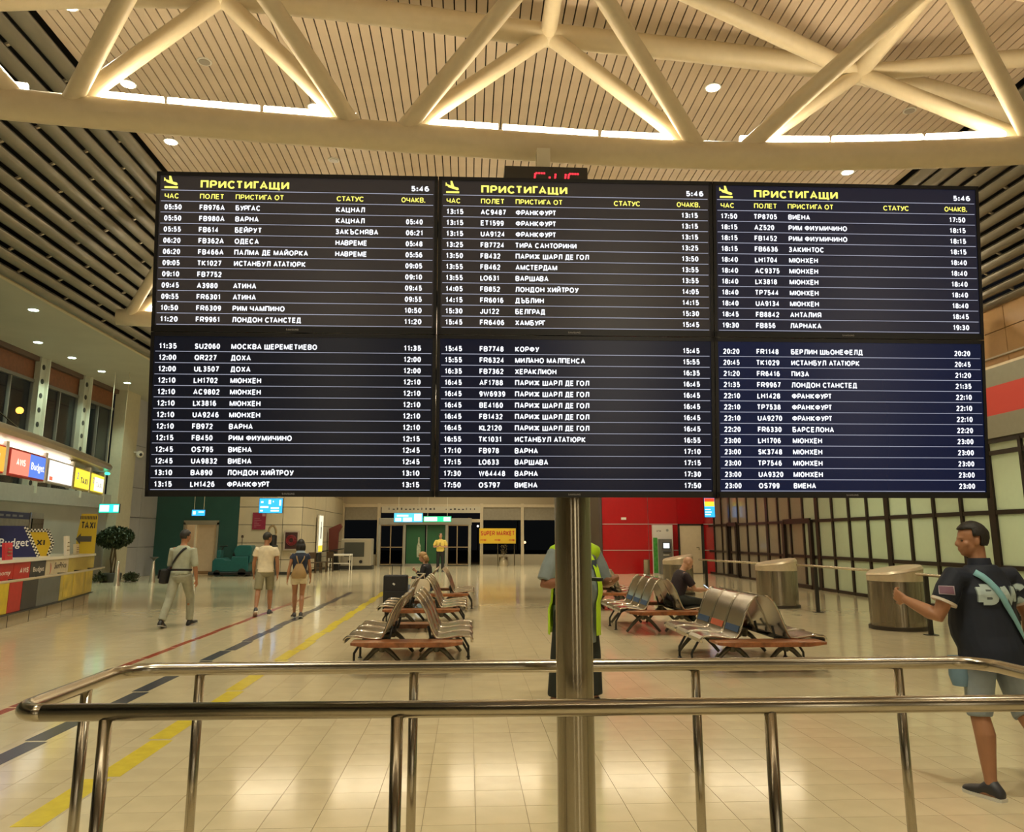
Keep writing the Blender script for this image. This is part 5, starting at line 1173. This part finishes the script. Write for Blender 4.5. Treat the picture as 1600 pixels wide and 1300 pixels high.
    # belt
    if fit.get('belt'):
        z, a, b_, y = prof[3]; MB().loft([(tor(0, y, .075, 0), U0 * (a + .030) * s, V0 * (b_ + .030) * s), (tor(0, y, .11, 0), U0 * (a + .030) * s, V0 * (b_ + .030) * s)], 28).build('belt', mat('belt_black', (.015, .013, .012), .5), root, smooth=True)
    # shoes
    sh_ = fit.get('shoe')
    if sh_:
        for k, sd in (('L', -1), ('R', 1)):
            hip, knee, ank, fp = jl[k]; FR = Matrix.Rotation(R(P.get('toe', 8) * -sd), 3, 'Z') @ Matrix.Rotation(R(fp), 3, 'X')
            def fo(L, up): return [(ank + FR @ V((0, y, z)) * s, FR @ V((a, 0, 0)) * s, FR @ V((0, 0, c)) * s) for y, z, a, c in L]
            o = MB().loft(fo([(-.078, -.05, .014, .012), (-.070, -.045, .034, .035), (-.03, -.02, .042, .052), (.02, -.022, .042, .052), (.07, -.045, .046, .034), (.14, -.054, .050, .026), (.185, -.06, .036, .018), (.20, -.066, .014, .008)], 0), 16).build('shoe', mat('shoe_%.2f' % sh_[0][0], sh_[0], .5), root, smooth='all')
            so = MB(); n_ = [(-.08, .030), (-.05, .040), (.03, .042), (.12, .052), (.18, .042), (.205, .018)]
            vv = []
            for y, a in n_:
                for x, z in ((-a, -.088), (a, -.088), (a, -.066), (-a, -.066)): vv.append(ank + FR @ V((x, y, z)) * s)
            ff = [(i * 4 + q, i * 4 + (q + 1) % 4, i * 4 + 4 + (q + 1) % 4, i * 4 + 4 + q) for i in range(5) for q in range(4)] + [(3, 2, 1, 0), (20, 21, 22, 23)]
            so.add(vv, ff).build('sole', mat('sole_%.2f' % sh_[1][0], sh_[1], .6), o)
    # eyes
    for sd in (-1, 1):
        MB().sph(hp_(sd * .031, .070, .002), (.011 * hs, .009 * hs, .007 * hs), HR, 8, 6).build('eye', mat('eye_dark', (.05, .035, .025), .2), root, smooth='all')
    # hair
    hc = fit.get('hair')
    if hc:
        style, colr = hc; hm = mat('hair_%.2f' % colr[0], colr, .6, noise=.3, nscale=60, bump=.4)
        h = MB(); nu, nv = 26, 18; keep = []; vs_ = []
        rx, ry, rz = (.082, .104, .102) if style != 'bun' else (.086, .106, .106)
        for j in range(nv + 1):
            ph = math.pi * j / nv
            for i in range(nu):
                a = 2 * math.pi * i / nu; n_ = 1 + random.uniform(-.02, .02)
                vs_.append((rx * math.sin(ph) * math.cos(a) * n_, ry * math.sin(ph) * math.sin(a) * n_, rz * math.cos(ph) * n_))
        for j in range(nv):
            for i in range(nu):
                q = [j * nu + i, (j + 1) * nu + i, (j + 1) * nu + (i + 1) % nu, j * nu + (i + 1) % nu]
                cx = sum(vs_[t][0] for t in q) / 4; cy = sum(vs_[t][1] for t in q) / 4; cz = sum(vs_[t][2] for t in q) / 4
                line = {'short': .035 if cy > .035 else (-.02 if cy > -.02 else -.07), 'bald': 9, 'receding': (.058 if cy > .03 else (-.0 if cy > -.02 else -.07)), 'long': (.04 if cy > .04 else -.09), 'bun': (.045 if cy > .04 else -.09), 'fringe': (.088 if cy > -.01 and abs(cx) < .05 else (-.0 if cy > -.02 else -.07))}[style]
                if cy > .02 and style in ('long', 'bun') and cz < .0 and abs(cx) < .07: continue
                if cz > line: keep.append(tuple(q))
        h.add([hp_(x, y - .012, z + .028) for x, y, z in vs_], keep)
        o = h.build('hair', hm, root, smooth='all'); sm_ = o.modifiers.new('s', 'SOLIDIFY'); sm_.thickness = .012 * hs; sm_.offset = -.5
        if style == 'long':
            for k in range(9):
                a = R(180 + 180 * (k + .5) / 9); x, y = .075 * math.cos(a), .085 * math.sin(a)
                MB().tube([hp_(x, y - .012, .02), hp_(x * 1.15, y * 1.1 - .01, -.05), hp_(x * 1.15, y * 1.05 - .01, -.11), hp_(x * .9, y * .95, -.15)], [.022 * hs, .026 * hs, .022 * hs, .008 * hs], 8).build('hair_lock', hm, o, smooth='all')
        if style == 'bun': MB().sph(hp_(0, -.13, .04), (.045 * hs, .04 * hs, .045 * hs)).build('hair_bun', hm, o, smooth='all')
    root.scale = (1, 1, 1)
    return root, dict(tor=tor, arms=arms, prof=prof, UX=UX, UY=UY, hp=hp_, legs=jl, parts=parts, s=s, HR=HR, pel=pel * s)
def bvh_of(o):
    me = o.data; return BVHTree.FromPolygons([v.co.copy() for v in me.vertices], [tuple(p.vertices) for p in me.polygons])
def wrap_band(name, m, parent, o, pts, wid, outdirs, th=.006, inset=.004):
    t = bvh_of(o); path = []
    for p, d in zip(pts, outdirs):
        d = V(d).normalized(); h = t.ray_cast(V(p) + d * .6, -d)
        q = h[0] + h[1] * inset if h[0] is not None else V(p); nn = h[1] if h[0] is not None else d; path.append((q, nn))
    out = []
    for i, (q, nn) in enumerate(path):
        tg = (path[min(i + 1, len(path) - 1)][0] - path[max(i - 1, 0)][0]).normalized(); w_ = nn.cross(tg).normalized(); nn2 = (nn - tg * nn.dot(tg)).normalized()
        out.append((q, w_, nn2))
    return MB().strip(out, wid, th).build(name, m, parent, smooth='all')

DOWN = V((0, 0, -1))
WALK = lambda l, r: {'L': l, 'R': r}
# 1 big man in the navy shirt, right edge
big, B_ = human('heavy man in a navy shirt and denim shorts at the right end of the rail', (3.35, 5.10, 0), 12, 1.69,
    dict(lean=2, twist=0, head=(66, 2), legs=WALK((4, 3, -6, 0), (-14, 3, -34, -24)), arms={'L': ((-.42, .12, -.90), (-.20, .90, .36), (.9, .2, .1)), 'R': ((.33, -.12, -.93), (.12, .10, -.98), (-1, 0, 0))}, curl={'L': 60, 'R': 40}),
    dict(skin='tan', fat=1.5, hair=('receding', (.012, .009, .007)), shoe=((.03, .03, .035), (.6, .58, .5)), clothes=[('L', 'shorts', (.26, .31, .34), -.004, 1.02, -.01), ('U', 'navy_shirt', (.006, .010, .022), .024, -.13, .62, 'LR', .505, .006)]), vs=.0075)
tor = B_['tor']; s = B_['s']; shirt = B_['parts']['navy_shirt']
MB().loft([(tor(0, -.01, .475), B_['UX'] * .085 * s, B_['UY'] * .08 * s), (tor(0, -.005, .53), B_['UX'] * .074 * s, B_['UY'] * .072 * s), (tor(0, -.003, .565), B_['UX'] * .070 * s, B_['UY'] * .068 * s)], 24, closed=False).build('collar', mat('collar_navy', (.008, .012, .026), .7), big, smooth=True)
for k in 'LR':
    sh, el, wr, f, pn = B_['arms'][k]; c0 = sh.lerp(el, .60); c1 = sh.lerp(el, .66)
    MB().tube([c0, c1], [.0805 * s, .080 * s], 22).build('sleeve_trim', mat('trim_offwhite', (.66, .58, .48), .6), big, smooth=True)
def decal(txt_v, fs, o, parent, name, m, origin, ux, uz, outd, off=.004, dist=.5):
    t = bvh_of(o); vs = []; g_v = []; g_f = []; N = 4
    for f in fs:
        A, B_2, C_, D_ = [Vector((txt_v[i][0], txt_v[i][1], 0)) for i in f]; base = len(g_v)
        for i in range(N + 1):
            for j in range(N + 1): q = A.lerp(B_2, i / N).lerp(D_.lerp(C_, i / N), j / N); g_v.append((q.x, q.y))
        g_f += [(base + i * (N + 1) + j, base + (i + 1) * (N + 1) + j, base + (i + 1) * (N + 1) + j + 1, base + i * (N + 1) + j + 1) for i in range(N) for j in range(N)]
    fs = g_f
    for a, b in g_v:
        p = V(origin) + V(ux) * a + V(uz) * b; h = t.ray_cast(p + V(outd) * dist, -V(outd)); vs.append((h[0] + h[1] * off) if h[0] is not None else p)
    me = MB().add(vs, fs); return me.build(name, m, parent)
def grid_text(s_, cap, wf, stroke):     # finely cut letters so that they follow the cloth
    vs, fs = text_geo(s_, cap, wfit=wf, align='C', stroke=stroke); return vs, fs
bk_lm = mat('back_letter_pale', (.42, .52, .50), .6); bk_ld = mat('back_letter_edge', (.15, .19, .19), .6)
v_, f_ = grid_text('BMC', .132, .40, .34); decal(v_, f_, shirt, big, 'letter_outline', bk_ld, tor(0.05, -.2, .262), B_['UX'], V((0, 0, 1)), -B_['UY'], .004)
v_, f_ = grid_text('BMC', .122, .39, .26); decal(v_, f_, shirt, big, 'back_lettering', bk_lm, tor(0.05, -.2, .267), B_['UX'], V((0, 0, 1)), -B_['UY'], .008)
# sleeve badge
sh, el, wr, f, pn = B_['arms']['L']; m_ = sh.lerp(el, .36); od = V((-.75, -.65, .1)).normalized(); ux = od.cross(V((0, 0, 1))).normalized() * -1
def rect(w, h): return [(-w / 2, -h / 2), (w / 2, -h / 2), (w / 2, h / 2), (-w / 2, h / 2)], [(0, 1, 2, 3)]
for (w, h, nm, mm, off) in ((.085, .055, 'sleeve_badge', mat('badge_pale', (.42, .36, .40), .6), .006), (.074, .044, 'badge_field', mat('badge_purple', (.20, .10, .15), .6), .009)):
    v_, f_ = rect(w, h); decal(v_, f_, shirt, big, nm, mm, m_, ux, V((0, 0, 1)), od, off, .14)
strap_m = mat('strap_pale_blue', (.20, .42, .45), .7, noise=.06)
pts = []; ods = []
for k in range(12):
    t = k / 13; x = -.125 + .33 * t; z = .50 - .62 * t; pts.append(tor(x, -.12, z)); ods.append(V((0, -1, .15 if t > .12 else .8)) if t < .85 else V((.5, -.8, 0)))
bbag = empty('shoulder_bag', (0, 0, 0), label='pale blue shoulder bag slung across the back of the navy shirt', cat='bag')
bbag.location = big.location; bbag.rotation_euler = big.rotation_euler
wrap_band('strap', strap_m, bbag, shirt, pts, .042, ods, .004, .012)
q = tor(-.21, .07, -.13)
MB().loft([(q + V((0, 0, -.12)), (.028, .016, 0), (-.02, .04, 0)), (q + V((0, 0, -.06)), (.035, .022, 0), (-.03, .055, 0)), (q + V((0, 0, .06)), (.035, .02, 0), (-.03, .05, 0))], 14).build('body', mat('bag_denim_blue', (.16, .27, .36), .8, noise=.1), bbag, smooth=True)

# 2 man in the bright vest behind the pole
hv, H_ = human('man in a bright yellow vest and grey shirt standing behind the display pole', (1.03, 7.75, 0), -152, 1.80,
    dict(lean=1, head=(0, 18), legs=WALK((4, 9, 0, 0), (-4, 9, -6, 0)), arms={'L': ((-.34, .10, -.95), (.35, .93, .12), (.3, -.3, .9)), 'R': ((.40, .02, -.93), (-.45, .88, .15), (-.3, -.3, .9))}, curl={'L': 70, 'R': 60}),
    dict(skin='dark', fat=1.6, hair=('short', (.03, .025, .02)), shoe=((.012, .012, .012), (.02, .02, .02)), clothes=[('L', 'trousers', (.012, .016, .012), .012, 1.92), ('U', 'grey_shirt', (.20, .24, .24), .016, -.34, .88)]), vs=.010)
# open vest: two front strips and a back panel, cut from an offset torso
def vest(root, I, parts_ang, m, nm, z0, z1, off=.034):
    tor, prof, s = I['tor'], I['prof'], I['s']; zs = [z0 + (z1 - z0) * k / 10 for k in range(11)]
    def at(z):
        for (a, b) in zip(prof, prof[1:]):
            if a[0] <= z <= b[0]: t = (z - a[0]) / (b[0] - a[0]); return [a[i] + (b[i] - a[i]) * t for i in range(4)]
        return prof[2] if z < 0 else prof[-1]
    for a0, a1 in parts_ang:
        vs = []; n_ = 8
        for z in zs:
            _, A, Bq, y = at(max(z, -.02)); fl = off + (.02 if z < 0 else 0)
            for k in range(n_ + 1):
                ang = R(a0 + (a1 - a0) * k / n_); c = I['UX'] * (A + fl) * s * math.cos(ang) + I['UY'] * (Bq + fl) * s * math.sin(ang); vs.append(tor(0, y, z) + c)
        fs = [(i * (n_ + 1) + k, i * (n_ + 1) + k + 1, (i + 1) * (n_ + 1) + k + 1, (i + 1) * (n_ + 1) + k) for i in range(10) for k in range(n_)]
        o = MB().add(vs, fs).build(nm, m, root, smooth='all'); sd = o.modifiers.new('s', 'SOLIDIFY'); sd.thickness = .006; sd.offset = 1
vm = mat('vest_fluorescent', (.50, .80, .015), .6, noise=.05)
vest(hv, H_, ((-165, -10), (15, 62), (112, 136)), vm, 'vest_panel', -.27, .47)
MB().tube([H_['tor'](-.23, 0, .45), H_['tor'](-.14, .0, .49), H_['tor'](-.06, .02, .51)], [.084, .080, .055], 12).build('vest_shoulder', vm, hv, smooth='all')
MB().tube([H_['tor'](.23, 0, .45), H_['tor'](.14, .0, .49), H_['tor'](.06, .02, .51)], [.084, .080, .055], 12).build('vest_shoulder', vm, hv, smooth='all')
q = H_['tor'](-.10, .165, .36); MB().box(q, (.05, .012, .085)).build('badge', mat('badge_navy', (.05, .07, .10), .5), hv)
q = H_['tor'](.04, .50, .22)
radio = empty('handheld_radio', (0, 0, 0), label='small black handheld device in the hands of the man in the bright vest', cat='radio'); radio.location = hv.location; radio.rotation_euler = hv.rotation_euler
q = (H_['arms']['L'][2] + H_['arms']['R'][2]) / 2 + V((0, .09, .02)); MB().box(q, (.06, .13, .03)).build('body', BLACK, radio, bevel=.004); MB().box(q + V((0, 0, .016)), (.05, .10, .003)).build('screen', GREYL, radio)

# 3 grey-green shirt man walking away on the left
g1, G_ = human('man in a grey-green shirt and pale trousers walking away with a black shoulder bag', (-5.2, 15.0, 0), -8, 1.76,
    dict(lean=3, head=(-25, 0), legs=WALK((-16, 3, -30, -12), (24, 4, 2, 12)), arms={'L': ((-.16, .16, -.97), (-.02, .35, -.93), (1, 0, 0)), 'R': ((.20, -.08, -.97), (.12, .12, -.98), (-1, 0, 0))}),
    dict(skin='tan', fat=1.05, belt=1, hair=('short', (.02, .017, .014)), shoe=((.02, .02, .022), (.35, .35, .33)), clothes=[('L', 'trousers', (.34, .35, .27), .012, 1.95), ('U', 'shirt', (.36, .39, .30), .016, .07, 1.05)]), vs=.010)
bag = empty('shoulder_bag', (0, 0, 0), label='black shoulder bag on the left hip of the man in the grey-green shirt', cat='bag'); bag.location = g1.location; bag.rotation_euler = g1.rotation_euler
tor = G_['tor']; MB().box(tor(-.255, -.04, -.02), (.13, .27, .26), Matrix.Rotation(.12, 3, 'Y')).build('body', fab, bag, bevel=.03)
MB().box(tor(-.335, -.04, .02), (.02, .26, .16), Matrix.Rotation(.12, 3, 'Y')).build('flap', BLACK, bag, bevel=.006)
pts = [tor(.10 - .32 * k / 10, -.12, .50 - .42 * k / 10) for k in range(11)]
wrap_band('strap', fab, bag, G_['parts']['shirt'], pts, .038, [V((0, -1, .9 if k < 1 else .1)) for k in range(11)], .004, .010)

# 4 young man in white and 5 woman beside him
w1, W_ = human('young man in a white t-shirt and khaki shorts walking away', (-4.20, 17.05, 0), 10, 1.70,
    dict(lean=2, head=(-48, 0), legs=WALK((-14, 3, -34, -24), (14, 3, 2, 0)), arms={'L': ((-.16, .12, -.97), (0, .35, -.93), (1, 0, 0)), 'R': ((.16, -.06, -.98), (.06, .10, -.98), (-1, 0, 0))}),
    dict(skin='tan', hair=('short', (.02, .014, .010)), shoe=((.03, .02, .025), (.65, .6, .5)), clothes=[('L', 'shorts', (.26, .24, .15), .010, .92, .03), ('U', 'white_shirt', (.72, .64, .46), .020, -.04, .52)]), vs=.010)
w2, X_ = human('young woman in a navy top and white shorts walking beside the man in white', (-3.38, 16.5, 0), 14, 1.56,
    dict(lean=2, head=(8, 2), legs=WALK((16, -2, -2, 0), (-4, -3, -26, -14)), arms={'L': ((-.22, -.14, -.96), (-.12, -.02, -.98), (1, 0, 0)), 'R': ((.20, .08, -.97), (.10, .30, -.94), (-1, 0, 0))}),
    dict(skin='tan', fem=True, hair=('long', (.012, .010, .012)), shoe=((.04, .035, .035), (.35, .3, .25)), clothes=[('L', 'white_shorts', (.66, .58, .40), .014, .42, .05), ('U', 'navy_top', (.02, .03, .06), .014, .06, .30)]), vs=.009)
tor = X_['tor']
MB().loft([(tor(0, -.02, .50), X_['UX'] * .10, X_['UY'] * .09), (tor(0, -.02, .55), X_['UX'] * .07, X_['UY'] * .07)], 18).build('pale_collar', mat('collar_pale_blue', (.30, .38, .46), .7), w2, smooth=True)
bp = empty('backpack', (0, 0, 0), label='tan backpack worn by the woman in white shorts', cat='bag'); bp.location = w2.location; bp.rotation_euler = w2.rotation_euler
tn = mat('tan_leather', (.34, .22, .09), .5, noise=.12)
MB().loft([(tor(-.02, -.185, -.06, 0), (.13, 0, 0), (0, .055, 0)), (tor(-.02, -.195, .02, 0), (.155, 0, 0), (0, .07, 0)), (tor(-.02, -.19, .12, 0), (.12, 0, 0), (0, .06, 0)), (tor(-.02, -.17, .26, 0), (.06, 0, 0), (0, .035, 0))], 18).build('body', tn, bp, smooth=True)
MB().tube([tor(-.03, -.16, .24, 0), tor(-.08, -.15, .38), tor(-.09, -.03, .49)], .012, 8).build('strap', tn, bp, smooth='all')
MB().tube([tor(.0, -.16, .24, 0), tor(.08, -.15, .38), tor(.09, -.03, .49)], .012, 8).build('strap', tn, bp, smooth='all')

# 6 man in yellow by the doors
y1, Y_ = human('man in a yellow shirt and black trousers standing before the revolving door', (-1.28, 37.6, 0), 176, 1.77,
    dict(lean=0, head=(14, 4), legs=WALK((2, 2, 0, 0), (-2, 2, -4, 0)), arms={'L': ((-.34, .10, -.93), (.75, .65, .08), (0, -.5, .8)), 'R': ((.34, .10, -.93), (-.75, .65, .12), (0, -.5, .8))}, curl={'L': 60, 'R': 60}),
    dict(skin='fair', fat=1.15, hair=('fringe', (.05, .04, .03)), shoe=((.012, .012, .012), (.02, .02, .02)), clothes=[('L', 'trousers', (.010, .010, .011), .012, 1.95), ('U', 'yellow_shirt', (.72, .56, .12), .018, -.03, .78)]), vs=.013)
MB().box(Y_['tor'](.0, .15, .30), (.03, .02, .16)).build('lanyard_card', BLACK, y1)

# 7 blonde woman seated on the farthest left bench, facing left
s1, S_ = human('blonde woman in a black jacket seated on the farthest left bench', (-.90, 18.25, 0), 82, 1.66,
    dict(lean=6, seat=.40, head=(14, 16), legs=WALK((86, 4, 8, 0), (84, 4, -4, 0)), arms={'L': ((-.14, .30, -.92), (.22, .85, .10), (0, 0, -1)), 'R': ((.14, .38, -.90), (-.30, .72, .72), (-.5, -.5, 0))}, curl={'L': 40, 'R': 70}),
    dict(skin='fair', fem=True, hair=('long', (.34, .20, .07)), shoe=((.03, .03, .035), (.1, .1, .1)), clothes=[('L', 'jeans', (.16, .20, .28), .014, 1.92), ('U', 'black_jacket', (.010, .010, .012), .030, -.03, 1.85)]), vs=.011)
# 8 bald man seated on the middle right bench, facing right, reading a phone
s2, Z_ = human('bald man in a dark shirt seated on the middle right bench looking at a phone', (3.64, 14.15, 0), -82, 1.74,
    dict(lean=20, seat=.40, head=(0, 26), legs=WALK((80, 8, -8, 0), (84, 8, 4, 0)), arms={'L': ((-.14, .50, -.85), (.10, .98, -.12), (.9, 0, .4)), 'R': ((.14, .50, -.85), (-.16, .97, -.05), (-.9, 0, .4))}, curl={'L': 60, 'R': 60}),
    dict(skin='fair', fat=1.1, shoe=((.02, .018, .018), (.3, .3, .28)), clothes=[('L', 'dark_trousers', (.025, .028, .022), .014, 1.9), ('U', 'maroon_shirt', (.020, .010, .014), .018, -.06, .72)]), vs=.010)
ph = empty('phone', (0, 0, 0), label='lit phone held by the bald man on the bench', cat='phone'); ph.location = s2.location; ph.rotation_euler = s2.rotation_euler
q = (Z_['arms']['L'][2] + Z_['arms']['R'][2]) / 2 + V((0, .10, .045)); RT = Matrix.Rotation(.9, 3, 'X')
MB().box(q, (.075, .008, .15), RT).build('case', BLACK, ph, bevel=.003); MB().box(q + RT @ V((0, -.005, 0)), (.066, .002, .135), RT).build('screen', glow('phone_screen', (.8, .9, 1), 1.1), ph)
